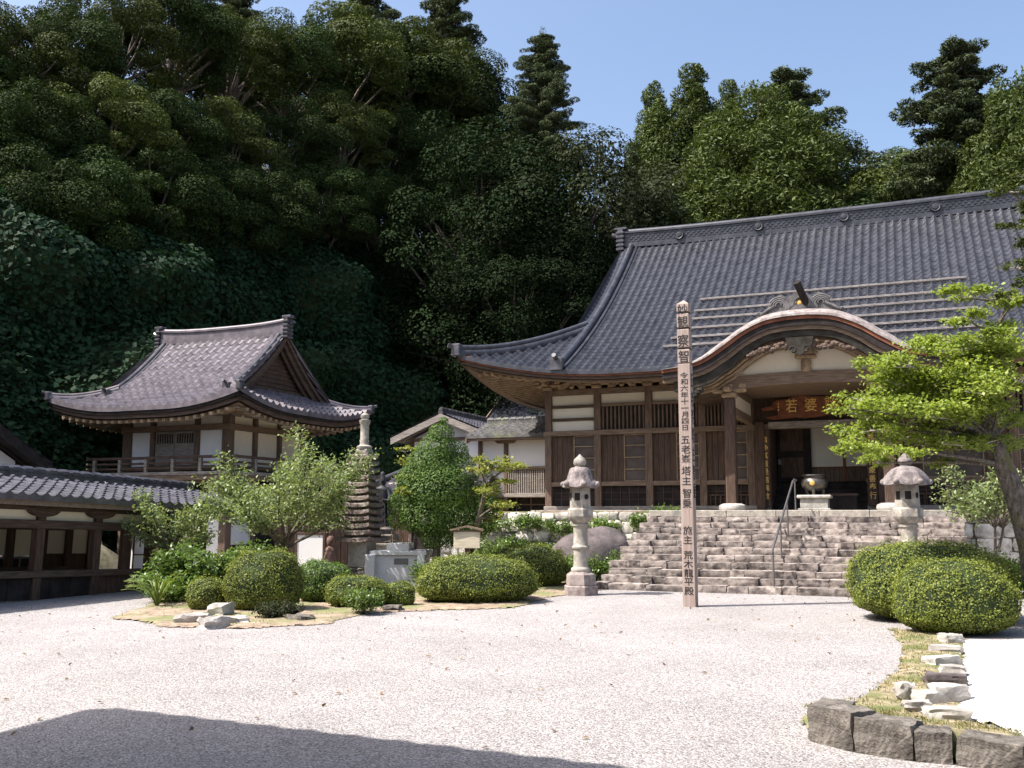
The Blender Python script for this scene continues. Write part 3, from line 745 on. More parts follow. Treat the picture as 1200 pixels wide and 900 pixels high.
# ridge ornament with curled waves
b = MB(); zc = KC(0) + .26
out = []; inn = []
for k in range(17):
    q = math.pi * k / 16; out.append((SC - .36 * math.cos(q) * (1 + .25 * abs(math.cos(q)) ** 4), zc - .08 + .52 * math.sin(q) ** .8)); inn.append((SC - .15 * math.cos(q), zc + .10 + .19 * math.sin(q)))
for k in range(16): b.prism([out[k], out[k + 1], inn[k + 1], inn[k]], -4.12, -3.98)
b.prism([(SC - .45, zc - .1), (SC + .45, zc - .1), (SC + .36, zc + .11), (SC - .36, zc + .11)], -4.11, -3.99)
for sx in (-1, 1):
    pl = [(.30, -.08), (.34, .33), (.46, .42), (.62, .36), (.76, .18), (.92, .06), (1.08, -.04), (1.06, -.16), (.6, -.14)]
    b.prism([(SC + sx * x, zc + z - .10 * max(0, x - .4)) for x, z in pl], -4.08, -4.0)
    for k in range(4):
        r = .07 + .065 * k
        b.tube([(SC + sx * (.52 - r * math.cos(q)), -4.1, zc + .13 + r * math.sin(q) - .02 * k) for q in np.linspace(-.4, 3.5 - .3 * k, 14)], .026, 6)
    b.tube([(SC + sx * x, -4.1, zc + z) for x, z in ((.62, .12), (.8, .02), (.98, -.1), (1.04, -.04))], .035, 6)
orn = b.build('ridge_ornament', 'ornament', proof, 40)
b = MB(); b.tube([(SC + .20, -3.95, zc + .0), (SC - .02, -4.42, zc + .62)], .095, 10); b.build('ornament_bar', 'wood_black', orn, 40)
b = MB(); b.rock((SC + .0, -4.02, zc + .16), .11, .08, .11, 2, 0, 14, 0); b.build('crest_ball', 'gold', orn, 60)
# columns, tie beams, tympanum
for sx, x in ((-1, 6.39), (1, 10.27)):
    b = MB().bbox(x - .14, x + .14, -3.64, -3.36, 1.86, 4.66, .03); b.build('porch_column', 'wood_dark_v', hall)
    b = MB(); b.lathe([(.33, 1.70), (.36, 1.76), (.34, 1.84), (.24, 1.885), (.14, 1.89)], 14, (x, -3.5)); b.build('column_base', 'stone_pale', hall, 50)
    b = MB(); b.bbox(x - .19, x + .19, -3.69, -3.31, 4.66, 4.80, .04); b.bbox(x - .45, x + .45, -3.60, -3.40, 4.80, 4.92, .04)
    for q in (-.36, 0, .36): b.bbox(x + q - .1, x + q + .1, -3.62, -3.38, 4.92, 5.03, .02)
    b.bbox(x - .09, x + .09, -4.0, -3.0, 4.80, 4.92, .03); b.build('bracket', 'wood_tan', hall)
    b = MB(); b.bbox(x - .09, x + .09, -3.36, -.1, 4.22, 4.46, .02); b.bbox(x - .08, x + .08, -3.36, -.1, 4.84, 5.02, .02); b.build('tie_beam', 'wood_h', hall)
    MB().box(x - .03, x + .03, -3.36, -.1, 4.46, 4.84).build('plaster_panel', 'ivory', hall)
    b = MB().bbox(x + sx * .35 - .1, x + sx * .35 + .1, -3.2, -3.0, 1.75, 4.3, .02)
    b = MB(); b.bbox(x - sx * .28 - .13, x - sx * .28 + .13, -.32, -.12, 1.75, 4.3, .02); b.build('door_post', 'wood_dark_v', hall)
b = MB(); rows = []
for k in range(25):
    a = -2.05 + 4.1 * k / 24; c = .10 * (1 - (a / 2.05) ** 2)
    rows.append([(SC + a, -3.6, 4.86 + c), (SC + a, -3.4, 4.86 + c), (SC + a, -3.4, 5.20 + c * .7), (SC + a, -3.6, 5.20 + c * .7)])
b.solid(rows); b.build('rainbow_beam', 'wood_h', hall)
b = MB(); top = [(SC + a, KC(a) - .52) for a in [-2.05 + 4.1 * k / 30 for k in range(31)]]
b.prism([(SC - 2.05, 5.12)] + top + [(SC + 2.05, 5.12)], -3.50, -3.46); b.build('plaster_panel', 'ivory', hall)
b = MB(); b.lathe([(.10, 5.24), (.13, 5.3), (.13, 5.52), (.10, 5.58)], 12, (SC + .05, -3.62)); b.bbox(SC - .22, SC + .32, -3.72, -3.52, 5.58, 5.68, .03)
for q in (-.17, .27): b.rock((SC + q, -3.62, 5.73), .08, .09, .06, 4, .1, 10)
b.bbox(SC - .13, SC + .23, -3.70, -3.54, 5.68, 5.95, .03); b.build('king_post', 'wood_tan', hall, 40)
b = MB(); b.box(6.2, 10.4, -3.4, -.1, 5.0, 5.03); b.build('porch_ceiling', 'wood_h', hall)
# doorway: steps, sliding screens, threshold
MB().bbox(6.9, 9.6, -.18, -.02, 4.1, 4.3, .015).build('lintel', 'wood_grey', hall)
for a, c in ((6.49, 6.93), (9.6, 10.14)):
    b = MB(); n = 3
    for k in range(n): b.bbox(a + (c - a) * k / n + .004, a + (c - a) * (k + 1) / n - .004, -.10, -.04, 1.75, 4.1, .006)
    b.build('board_wall', 'wood_v', hall)
b = MB(); b.box(6.86, 6.92, .14, 2.6, 1.72, 4.3); b.box(9.56, 9.62, .14, 2.6, 1.72, 4.3); b.box(6.92, 9.56, .14, 2.6, 4.32, 4.38); b.build('porch_inner_wall', 'wood_dark_v', hall)
b = MB()
for k in range(4): b.bbox(6.92, 9.56, .3 + .32 * k, 1.7, 1.72 + .21 * k, 1.72 + .21 * (k + 1), .015)
b.build('inner_step', 'wood_black', hall)
sd = MB().box(6.95, 7.95, 1.30, 1.36, 2.58, 4.3).build('sliding_door', 'wood_black', hall)
b = MB(); b.box(7.05, 7.72, 1.28, 1.297, 2.72, 3.32); b.box(7.05, 7.72, 1.28, 1.297, 3.52, 4.2); b.build('door_panel', 'wood_dark_v', sd)
b = MB(); b.bbox(6.97, 7.07, 1.2, 1.30, 3.1, 3.28, .02); b.build('handle', 'steel_d', sd)
for a, c in ((7.80, 8.86), (8.91, 9.56)):
    sh = MB().box(a, c, 1.50, 1.54, 3.02, 4.32).build('paper_screen', 'shoji', hall)
    b = MB(); n = 8
    for k in range(n): b.bbox(a + (c - a) * k / n, a + (c - a) * (k + 1) / n - .008, 1.47, 1.54, 2.58, 3.0, .005)
    b.build('screen_wainscot', 'wood_v', sh)
    b = MB(); b.bbox(a, c, 1.46, 1.5, 2.98, 3.03, .005); b.bbox(c - .02, c + .06, 1.44, 1.54, 2.58, 4.32, .008); b.build('screen_frame', 'wood_red', sh)
# plaque with carved gilt characters, read right to left

pz = 4.70
b = MB(); pts = []
for k in range(48):
    a = 2 * math.pi * k / 48; ca, sa = math.cos(a), math.sin(a)
    rx = 1.08 + .06 * math.sin(5 * a) + .03 * math.sin(11 * a); rz = .30 + .03 * math.sin(7 * a + 1)
    pts.append((8.22 + rx * math.copysign(abs(ca) ** .75, ca), pz + rz * math.copysign(abs(sa) ** .55, sa) - .02))
b.prism(pts, -.42, -.34); b.prism([(6.75, pz - .02), (7.3, pz + .06), (7.3, pz - .06), (6.8, pz - .11)], -.41, -.35); b.prism([(6.85, pz - .30), (7.6, pz - .18), (7.7, pz - .33), (7.1, pz - .37)], -.41, -.35)
pl = b.build('carved_plaque', 'wood_red', hall)
for it__ in (('若', 7.62, pz + .02, .34, .42), ('婆', 8.16, pz + .03, .36, .42), ('薩', 8.72, pz + .03, .36, .42)):
    b = MB(); write(b, [it__], -.425); b.build('carved_character', 'gold', pl)
b = MB()
for k_ in range(3): b.bbox(7.235, 7.27, -.43, -.42, pz - .12 + .09 * k_, pz - .06 + .09 * k_, .004)
b.build('signature', 'gold', pl)
# couplet boards beside the doorway
for x, txt in ((6.80, '自浄其意是諸佛教'), (9.72, '諸悪莫作衆善奉行')):
    cb = MB().bbox(x - .13, x + .13, -.24, -.19, 1.84, 4.06, .01).build('couplet_board', 'wood_dark_v', hall)
    b = MB(); write(b, [(c, x, 3.78 - .235 * k, .19, .21) for k, c in enumerate(txt)], -.243); b.build('inscription', 'gold', cb)
# ---------------------------------------------------------------- terrace, stone steps, retaining walls
ter = thing('stone_terrace', 'stone terrace of rough pale field stones carrying the large temple hall', 'terrace', HC, TH)
b = MB(); b.box(-3.5, 4.55, -.95, 14, -.3, 1.70); b.box(4.55, 11.75, -4.4, 14, -.3, 1.695); b.box(11.75, 26, -2.2, 14, -.3, 1.70); b.build('fill', 'soil', ter)
b = MB(); b.bbox(-.4, 17, -.62, .3, 1.66, 1.735, .01); b.build('paving', 'stone', ter)
def rubble(nm, m, x0, x1, yf, z0, z1, seed, hh=.30, axis='x', ww=.42):
    b = MB(); rr = random.Random(seed); z = z0
    while z < z1 - .05:
        h = min(hh * rr.uniform(.75, 1.3), z1 - z); x = x0
        if z1 - z - h < .12: h = z1 - z
        while x < x1 - .03:
            w = min(ww * rr.uniform(.55, 1.7), x1 - x)
            if x1 - x - w < .12: w = x1 - x
            o = rr.uniform(-.03, .05); dz = rr.uniform(-.03, .03)
            a = (x - .005, x + w + .005, yf - .12 - o, yf + .25, z - .01 + dz, z + h + .01 + dz)
            if axis == 'x': b.rockbox(*a, rnd=.45, jit=.09, n=4, seed=rr.random() * 90)
            else: b.rockbox(a[2], a[3], a[0], a[1], a[4], a[5], rnd=.45, jit=.09, n=4, seed=rr.random() * 90)
            x += w
        z += h
    return b.build(nm, m, ter, 60)
rubble('rubble_wall', 'stone_wall', -3.6, 4.6, -.95, -.05, 1.66, 5, .34)
rubble('rubble_wall', 'stone_wall', 11.7, 20, -2.2, -.05, 1.66, 6, .34)
rubble('side_wall', 'stone_step', -4.4, -.95, 4.62, -.05, 1.60, 8, .3, 'y')
st = thing('stone_staircase', 'wide flight of weathered pinkish grey stone steps leading up to the temple porch', 'stone steps', HC, TH)
SX0, SX1, NST = 4.5, 11.8, 12
RI, TRD = 1.70 / NST, (8.95 - 4.45) / (NST - 1)
b = MB()
for k in range(NST - 1): b.box(SX0 + .06, SX1 - .06, -8.88 + TRD * k, -4.0, -.2 if k == 0 else RI * k - .05, RI * (k + 1) - .045)
b.build('core', 'stone_step', st)
rr = random.Random(3)
for k in range(NST):
    b = MB(); y0 = -8.95 + TRD * k; z0, z1 = RI * k - .02, RI * (k + 1)
    x = SX0 + rr.uniform(-.12, .02) - (.12 * (NST - k) / NST); X1 = SX1 + rr.uniform(-.02, .1)
    if k == NST - 1:
        while x < X1 - .1:
            w = min(rr.uniform(.8, 1.5), X1 - x); b.bbox(x + .006, x + w - .004, y0 + .02, y0 + .75, z0, z1 + .01, .014); x += w
        b.build('step', 'stone', st); continue
    while x < X1 - .05:
        w = min(rr.choice((rr.uniform(.25, .45), rr.uniform(.4, .7), rr.uniform(.6, .95))), X1 - x)
        if X1 - x - w < .15: w = X1 - x
        q = rr.uniform(-.05, .045); hz = rr.uniform(-.022, .014)
        b.rockbox(x - .002, x + w + .002, y0 + q, y0 + TRD + .12, z0 - .01, z1 + hz, rnd=.14, jit=.04, n=5, seed=rr.random() * 99)
        x += w
    b.build('step', 'stone_step', st, 50)
# handrail
hr = thing('handrail', 'thin dark steel handrail running up the middle of the stone steps', 'handrail', HC, TH)
XH = 8.08
def stz(y): return RI * min(NST, max(0, int((y + 8.95) / TRD) + 1))
b = MB(); b.tube([(XH, -8.80, .80), (XH, -8.55, .93), (XH, -4.75, 2.40), (XH, -4.4, 2.46), (XH, -4.1, 2.45)], .024, 8); b.build('rail', 'steel_d', hr, 50)
for y in (-8.62, -7.3, -6.0, -4.35):
    zt = .9 if y < -8 else (.93 + (y + 8.55) / 3.8 * 1.47 if y < -4.75 else 2.46)
    b = MB(); b.tube([(XH, y, stz(y) - .03), (XH, y, zt)], .02, 8); b.build('rail_post', 'steel_d', hr, 50)
# incense urn on its stand, offering box
ur = thing('incense_urn', 'round dark bronze incense urn with a gold crest on a low stone stand', 'urn', hallpt(8.42, -3.05, 1.70), TH)
b = MB(); b.lathe([(.12, .50), (.2, .52), (.30, .60), (.335, .70), (.31, .79), (.25, .84), (.25, .87), (.305, .895), (.30, .92), (.24, .91), (.22, .80)], 28); b.build('bowl', 'urn', ur, 50)
for k in range(3):
    a = 2 * math.pi * k / 3 + .5; b = MB(); b.tube([(.2 * math.cos(a), .2 * math.sin(a), .58), (.24 * math.cos(a), .24 * math.sin(a), .5), (.2 * math.cos(a), .2 * math.sin(a), .40)], [.05, .045, .03], 8); b.build('foot', 'urn', ur, 50)
b = MB(); b.T = Matrix.Translation((-.02, -.33, .70)) @ Matrix.Rotation(R(90), 4, 'X'); b.lathe([(.065, -.02), (.065, .01), (.05, .018), (.02, .02)], 16); b.build('crest', 'gold', ur, 40)
b = MB(); b.bbox(-.34, .34, -.28, .28, 0, .34, .01); b.bbox(-.42, .42, -.34, .34, .31, .40, .025); b.bbox(-.40, .40, -.32, .32, -.02, .06, .015); b.build('stand', 'stone_pale', ur)
ob = thing('offering_box', 'low dark wooden offering box in the shade behind the incense urn', 'offering box', hallpt(8.95, -1.6, 1.70), TH)
b = MB(); b.bbox(-.42, .42, -.25, .25, 0, .42, .015); b.build('box', 'wood_black', ob)
b = MB()
for k in range(9): b.bbox(-.40 + .09 * k, -.36 + .09 * k, -.23, .23, .42, .45, .005)
b.bbox(-.44, .44, -.27, -.23, .40, .46, .005); b.bbox(-.44, .44, .23, .27, .40, .46, .005); b.build('lid_slats', 'wood_dark_h', ob)

# ---------------------------------------------------------------- bell tower (two storeys)
TC = Vector((-8.11, 28.0, 0))
tw = thing('bell_tower', 'two storeyed wooden bell tower with curved lilac grey tiled hip and gable roof', 'bell tower', TC, TH)
TX0, TY1 = -3.66, 3.6
for x in (TX0, 0):
    for y in (0, TY1): MB().bbox(x - .13, x + .13, y - .13, y + .13, 0, 4.6, .015).build('post', 'wood_v', tw)
for x in (TX0 + .95, -1.08): MB().bbox(x - .08, x + .08, -.08, .08, 2.85, 4.6, .01).build('post', 'wood_v', tw)
for y in (1.2, 2.4): MB().bbox(-.08, .08, y - .08, y + .08, 0, 4.6, .01).build('post', 'wood_v', tw)
b = MB(); b.box(TX0, 0, .04, .10, 2.7, 4.62); b.box(-.10, -.04, .1, TY1, .3, 4.62); b.box(TX0 + .04, TX0 + .1, .1, TY1, 0, 4.62); b.box(TX0, 0, TY1 - .1, TY1 - .04, 0, 4.62); b.build('wall', 'wood_dark_v', tw)
for z0, z1, m in ((2.86, 3.0, 'wood_h'), (4.02, 4.18, 'wood_h'), (4.48, 4.62, 'wood_h')):
    b = MB(); b.bbox(TX0 - .16, .16, -.16, .0, z0, z1, .01); b.bbox(0.0, .16, .0, TY1 + .16, z0, z1, .01); b.build('beam', m, tw)
def tpan(x0, x1, z0, z1, m='ivory', nm='plaster_panel'): return MB().box(x0, x1, .015, .035, z0, z1).build(nm, m, tw)
for x0, x1 in ((TX0 + .13, TX0 + .87), (TX0 + 1.03, -1.16), (-1.0, -.13)): tpan(x0, x1, 4.18, 4.48)
tpan(TX0 + .13, TX0 + .87, 3.0, 4.02, 'white'); tpan(-1.0, -.13, 3.0, 4.02, 'white')
for y0, y1 in ((.13, 1.12), (1.28, 2.32), (2.48, 3.47)):
    for z0, z1 in ((4.18, 4.48), (3.0, 4.02)): MB().box(-.035, -.015, y0, y1, z0, z1).build('plaster_panel', 'ivory', tw)
b = MB(); b.T = None
for y0, y1 in ((.13, 1.12), (2.48, 3.47)):
    MB().box(-.035, .02, y0, y1, .75, 2.55).build('plaster_panel', 'white', tw)
MB().box(-.035, .01, 1.28, 2.32, .3, 2.6).build('board_door', 'wood_black', tw)
mid = MB().box(TX0 + 1.03, -1.16, .0, .036, 3.0, 4.02); mid = mid.build('shutter', 'wood_grey', tw)
mw = (-1.16 - (TX0 + 1.03)) / 2
for k in range(2):
    xa = TX0 + 1.03 + k * mw
    f = MB(); f.bbox(xa + .03, xa + mw - .03, -.03, .0, 3.02, 3.62, .006); f.build('shutter_board', 'wood_grey', mid)
    f = MB(); f.box(xa + .06, xa + mw - .06, -.012, .0, 3.66, 3.98); f.build('shutter_grille', 'wood_black', mid)
    f = MB(); f.bbox(xa + .03, xa + mw - .03, -.03, -.005, 3.62, 3.67, .004); f.bbox(xa + .03, xa + mw - .03, -.03, -.005, 3.95, 4.0, .004)
    for j in range(8):
        x = xa + .05 + (mw - .1) * j / 7; f.bbox(x - .014, x + .014, -.025, -.008, 3.66, 3.97, .003)
    f.build('grille_bars', 'wood_grey', mid)
# lower storey: open front with a dark recess, white flank panel
MB().bbox(TX0, -.1, -.09, .09, 2.5, 2.7, .012).build('beam', 'wood_h', tw)
MB().box(TX0 + .1, TX0 + 1.4, .02, .06, .5, 2.5).build('board_wall', 'wood_dark_v', tw)
MB().box(-.62, -.13, .0, .05, .4, 2.5).build('plaster_panel', 'white', tw)
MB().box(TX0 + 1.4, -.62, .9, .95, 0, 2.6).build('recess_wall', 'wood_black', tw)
# gallery with railing round the upper storey
b = MB(); b.bbox(TX0 - .75, .75, -.75, TY1 + .75, 2.70, 2.80, .015); b.build('gallery_floor', 'wood_grey', tw)
b = MB(); b.bbox(TX0 - .72, .72, -.72, -.60, 2.56, 2.70, .012); b.bbox(.60, .72, -.6, TY1 + .7, 2.56, 2.70, .012); b.bbox(TX0 - .72, TX0 - .6, -.6, TY1 + .7, 2.56, 2.70, .012)
for x in (TX0, 0):
    b.bbox(x - .08, x + .08, -.70, .02, 2.42, 2.56, .012)
b.build('gallery_beam', 'wood_h', tw)
rl = MB()
for z, h in ((2.88, .05), (3.02, .06), (3.17, .08)):
    rl.bbox(TX0 - .9, .9, -.72, -.64, z, z + h, .01); rl.bbox(.64, .72, -.9, TY1 + .9, z, z + h, .01); rl.bbox(TX0 - .72, TX0 - .64, -.9, TY1 + .9, z, z + h, .01)
rl.build('railing', 'wood_dark_h', tw)
for k in range(6):
    x = TX0 - .6 + (1.2 - TX0) * k / 5; MB().bbox(x - .05, x + .05, -.73, -.63, 2.80, 3.17, .008).build('railing_post', 'wood_grey', tw)
for k in range(1, 6):
    y = -.6 + (TY1 + 1.2) * k / 5; MB().bbox(.63, .73, y - .05, y + .05, 2.80, 3.17, .008).build('railing_post', 'wood_grey', tw)
for x, y in ((TX0, 0), (0, 0), (0, 1.2), (0, 2.4), (0, TY1), (TX0, TY1)):
    b = MB(); b.bbox(x - .2, x + .2, y - .2, y + .2, 4.5, 4.6, .02); b.bbox(x - .5, x + .5, y - .11, y + .11, 4.42, 4.54, .03); b.bbox(x - .11, x + .11, y - .5, y + .5, 4.42, 4.54, .03); b.build('bracket', 'wood_grey', tw)
TH_ = lambda t: 4.55 + .368 * t + .1046 * t * t
it = Irimoya(tw, TX0, 0, 0, TY1, 1.62, TH_, 1.38, .40, 2.6, 'tile_l', .30, .27, .40, .40,
             [('eave_board', 'wood_black', .03, .4, -.15, -.04), ('eave_board', 'wood_dark_h', .09, .45, -.27, -.15), ('eave_board', 'wood_grey', .3, .5, -.36, -.27)], None, kud_end=1.0)
it.zwall = 4.60; it.soffm = 'wood_h'; it.rafm = 'wood_tan'; it.rsp = .26; it.rw = .62; it.rin = .14; it.wamp = .30; it.wexp = 1.7; it.stp = .2; it.bw = 1.0; it.crests = ()
it.build()

# ---------------------------------------------------------------- simple gabled roofs
def gable_roof(root, x0, x1, y0, y1, ze, zr, tile, cw=.26, rh=.24, sag=.06, axis='y', ridge=.22, ridge_m='tile_b', caps=True, fas='wood_h', rw=.7):
    """ridge along local y (or x); eaves at ze, ridge at zr"""
    r = bpy.data.objects.new('roof', None); COL.objects.link(r); r.parent = root
    if axis == 'y': c, hw, u0, u1 = (x0 + x1) / 2, (x1 - x0) / 2, y0, y1
    else: c, hw, u0, u1 = (y0 + y1) / 2, (y1 - y0) / 2, x0, x1
    H = lambda t: ze + (zr - ze) * (t / hw) - sag * np.sin(np.pi * t / hw)
    for sg in (-1, 1):
        if axis == 'y': W_ = lambda u, t: (c + sg * (hw - t), u, H(t))
        else: W_ = lambda u, t: (u, c + sg * (hw - t), H(t))
        tile_sheet('roof_slope', tile, r, W_, u0, u1, hw, cw, rh, amp=.22 * cw, step=.12 * rh)
    def pt(a, u, z): return (a, u, z) if axis == 'y' else (u, a, z)
    b = MB(); 
    for w, z0, z1 in ((.28, -.04, ridge * .5), (.22, ridge * .5, ridge * .8)):
        b.solid([[pt(c - w / 2 * rw, u, zr + z0), pt(c + w / 2 * rw, u, zr + z0), pt(c + w / 2 * rw, u, zr + z1), pt(c - w / 2 * rw, u, zr + z1)] for u in (u0, u1)])
    b.tube([pt(c, u0, zr + ridge * .85), pt(c, u1, zr + ridge * .85)], .11 * rw, 8)
    if caps:
        n = int((u1 - u0) / .30)
        for k in range(n):
            u = u0 + (u1 - u0) * (k + .5) / n; b.tube([pt(c, u - .10, zr + ridge * .9), pt(c, u + .10, zr + ridge * .9)], .135 * rw, 8)
    b.build('ridge', ridge_m, r, 40)
    for sg in (-1, 1):
        b = MB(); a = c + sg * hw
        b.solid([[pt(a - sg * .04, u, ze - .16), pt(a - sg * .12, u, ze - .16), pt(a - sg * .12, u, ze - .03), pt(a - sg * .04, u, ze - .05)] for u in (u0, u1)])
        b.build('eave_board', fas, r)
        b = MB(); b.solid([[pt(c + sg * (hw - .06), u, ze - .11), pt(c + sg * hw / 2, u, (ze + zr) / 2 - .13 - sag), pt(c, u, zr - .09), pt(c, u, zr - .03), pt(c + sg * hw / 2, u, (ze + zr) / 2 - .07 - sag), pt(c + sg * (hw - .06), u, ze - .05)] for u in (u0 + .02, u1 - .02)]); b.build('soffit', fas, r)
        b = MB(); n = int((u1 - u0) / .32); 
        for k in range(n):
            u = u0 + (u1 - u0) * (k + .5) / n; b.bar(pt(c + sg * (hw - .1), u, ze - .13), pt(c + sg * hw / 2, u, (ze + zr) / 2 - .15 - sag), .07, .06)
        b.build('rafters', fas, r)
        for u in (u0, u1):
            b = MB(); uu = (u, u + .05) if u == u0 else (u - .05, u)
            b.solid([[pt(c + sg * hw, q, ze - .26), pt(c, q, zr - .26), pt(c, q, zr - .01), pt(c + sg * hw, q, ze - .01)] for q in (uu[0] - .002, uu[1] + .002)]); b.build('barge_board', fas, r)
    return r
# covered corridor at the left
CC = Vector((-9.3, 18.22, 0))
co = thing('covered_corridor', 'low open covered corridor with shiny tiled roof and dark timber posts at left edge', 'covered walkway', CC, TH)
co.rotation_euler = (R(-1.9), 0, TH)
PY = (-5.2, -3.74, -2.25, -.78, .69, 2.11, 3.67)
for y in PY:
    MB().bbox(-.09, .09, y - .09, y + .09, -.05, 1.75, .012).build('post', 'wood_dark_v', co)
    MB().bbox(-2.49, -2.31, y - .09, y + .09, -.05, 1.75, .012).build('post', 'wood_dark_v', co)
    b = MB(); out = [(y - .36, 1.74), (y + .36, 1.74)] + [(y + .36 * math.cos(q), 1.72 - .14 * math.sin(q)) for q in np.linspace(0, math.pi, 11)]
    T_ = Matrix(((0, 1, 0, 0), (1, 0, 0, 0), (0, 0, 1, 0), (0, 0, 0, 1))); b.T = T_; b.prism(out, .03, .15); b.build('boat_bracket', 'wood_dark_h', co)
for z0, z1, d in ((1.36, 1.52, .10), (.44, .57, .11), (1.70, 1.78, .12)):
    for x in (0, -2.4):
        b = MB().bbox(x - .05 if x == 0 else x - d, x + d, -5.3, 3.75, z0, z1, .01); b.build('beam', 'wood_dark_h', co)
for i in range(len(PY) - 1):
    y0, y1 = PY[i] + .09, PY[i + 1] - .09
    MB().box(-.03, .0, y0, y1, 1.52, 1.72).build('plaster_panel', 'ivory', co)
    b = MB(); n = 5
    last = i == len(PY) - 2
    for k in range(n): b.bbox(-.03, .03 + .006 * (k % 2), y0 + (y1 - y0) * k / n, y0 + (y1 - y0) * (k + 1) / n - .006, .02 if not last else .0, .45, .005)
    b.build('board_panel', 'wood_dark_v' if last else 'wood_black', co)
    if last:
        MB().bbox(-.06, .06, (y0 + y1) / 2 - .06, (y0 + y1) / 2 + .06, .45, 1.4, .01).build('post', 'wood_dark_v', co)
# far wall of the corridor
bw = [(-5.2, 3.15, 'p'), (3.15, 4.25, 'd')]
BK = -2.42
def bpan(y0, y1, z0, z1, m, nm, dx=0): return MB().box(BK - .03 + dx, BK + .03 + dx, y0, y1, z0, z1).build(nm, m, co)
bpan(-5.3, 2.95, .82, 1.5, 'ivory', 'plaster_panel')
lp = bpan(-5.3, 2.95, .0, .78, 'wood_black', 'board_panel', -.02)
b = MB()
for k in range(22): b.box(BK + .01, BK + .05, -5.2 + k * .38, -5.17 + k * .38, .3, .8)
for z in (.30, .52, .74): b.box(BK + .012, BK + .048, -5.3, 2.95, z, z + .03)
b.build('lattice', 'wood_grey', lp)
bpan(3.05, 4.25, .85, 1.5, 'shoji', 'plaster_panel'); bpan(3.05, 4.25, -.1, .85, 'wood_dark_v', 'board_panel')
for y in (3.0, 4.32, 5.5): MB().bbox(BK - .08, BK + .08, y - .08, y + .08, -.2, 1.75, .01).build('post', 'wood_dark_v', co)
MB().bbox(BK - .08, BK + .08, 4.2, 6.4, 1.38, 1.52, .01).build('beam', 'wood_dark_h', co)
MB().bbox(BK - .06, BK + .06, 4.2, 6.4, .3, .4, .01).build('beam', 'wood_dark_h', co)
sh = bpan(5.72, 6.35, .36, 1.32, 'white', 'paper_screen')
b = MB(); b.box(BK + .03, BK + .05, 5.7, 6.37, .8, .83); b.box(BK + .03, BK + .05, 5.70, 5.74, .34, 1.36); b.build('screen_frame', 'wood_dark_h', sh)
b = MB(); b.box(-2.5, .05, -5.3, 6.5, -.1, .03); b.build('floor_slab', 'stone_dark', co)
gable_roof(co, -2.95, .55, -5.4, 6.3, 1.93, 2.40, 'tile_b', .27, .24, .03, ridge=.15, rw=.7)
tag(co, None, None)
gb = struct(MB().rock((-12.8, 26.3, -.7), 2.6, 1.2, 2.3, 4, .1, 24).build('grass_bank', 'grassbank', None, 60))

# building cut by the left edge of the picture
LB = P(62, 545, 24.5) - Matrix.Rotation(TH, 3, 'Z') @ Vector((0, 6, 0)); LB.z = 0
lb = thing('side_building', 'building with dark barge boards and white gable wall cut off by the left edge', 'building', LB, TH)
b = MB(); b.box(-6, -.6, .6, 5.4, 0, 2.9); b.T = Matrix(((0, 1, 0, 0), (1, 0, 0, 0), (0, 0, 1, 0), (0, 0, 0, 1))); b.prism([(.6, 2.9), (5.4, 2.9), (3, 4.2)], -.7, -.6); b.build('wall', 'white', lb)
gable_roof(lb, -6.5, .0, .0, 6.0, 2.80, 4.5, 'tile_b', .27, .24, .05, axis='x', fas='wood_black')

# ---------------------------------------------------------------- white annex left of the hall
an = thing('white_gallery', 'white plastered gallery with wooden slatted balustrade joining the left side of the hall', 'gallery', HC, TH)
AY = 2.5
b = MB(); b.box(-3.5, -.05, AY + .04, AY + 3, 2.2, 4.3); b.build('wall', 'white', an)
b = MB(); b.box(-3.5, -.05, AY + .35, AY + .4, 1.7, 2.2); b.build('under_floor', 'wood_black', an)
for x in (-3.55, -2.55, -.62, .0):
    MB().bbox(x - .07, x + .07, AY - .07, AY + .07, 1.68, 4.25, .01).build('post', 'wood_v', an)
for z0, z1, d, m in ((3.16, 3.27, .09, 'wood_h'), (2.2, 2.34, .16, 'wood_grey'), (4.2, 4.3, .08, 'wood_h')):
    MB().bbox(-3.65, .05, AY - d, AY + .02, z0, z1, .01).build('beam', m, an)
b = MB(); n = 22
for k in range(n):
    x = -2.48 + 1.8 * (k + .5) / n; b.bbox(x - .024, x + .024, AY - .05, AY + .0, 2.34, 3.16, .005)
b.build('balustrade_slats', 'wood_grey', an)
MB().box(-2.48, -.69, AY + .01, AY + .035, 2.34, 3.16).build('balustrade_back', 'wood_dark_v', an)
for x in (-2.55, -.62):
    b = MB(); b.prism([(x - .42, 4.2), (x + .42, 4.2), (x + .3, 4.1), (x - .3, 4.1)], AY - .12, AY - .02); b.build('boat_bracket', 'wood_h', an)
b = MB()
for k in range(6): b.box(-3.4 + .55 * k, -3.36 + .55 * k, AY + .3, AY + .34, 1.7, 2.2)
b.box(-3.5, 0, AY + .3, AY + .34, 1.93, 1.97); b.build('lattice', 'wood_v', an)
gable_roof(an, -3.9, .02, AY - .55, AY + 3.4, 4.34, 4.95, 'tile_old', .27, .24, .03, axis='x', ridge=.16, ridge_m='tile_old', rw=.7)
wg = thing('white_gabled_house', 'white walled gabled house with a low tiled pent roof behind the pruned evergreen tree', 'house', HC, TH)
b = MB(); b.box(-7.35, -4.15, 4.4, 9, 0, 4.5); b.prism([(-7.35, 4.5), (-4.15, 4.5), (-5.78, 5.2)], 4.4, 4.5); b.build('wall', 'white', wg)
b = MB(); b.bbox(-7.4, -4.1, 4.32, 4.39, 4.42, 4.54, .008); b.build('beam', 'wood_h', wg)
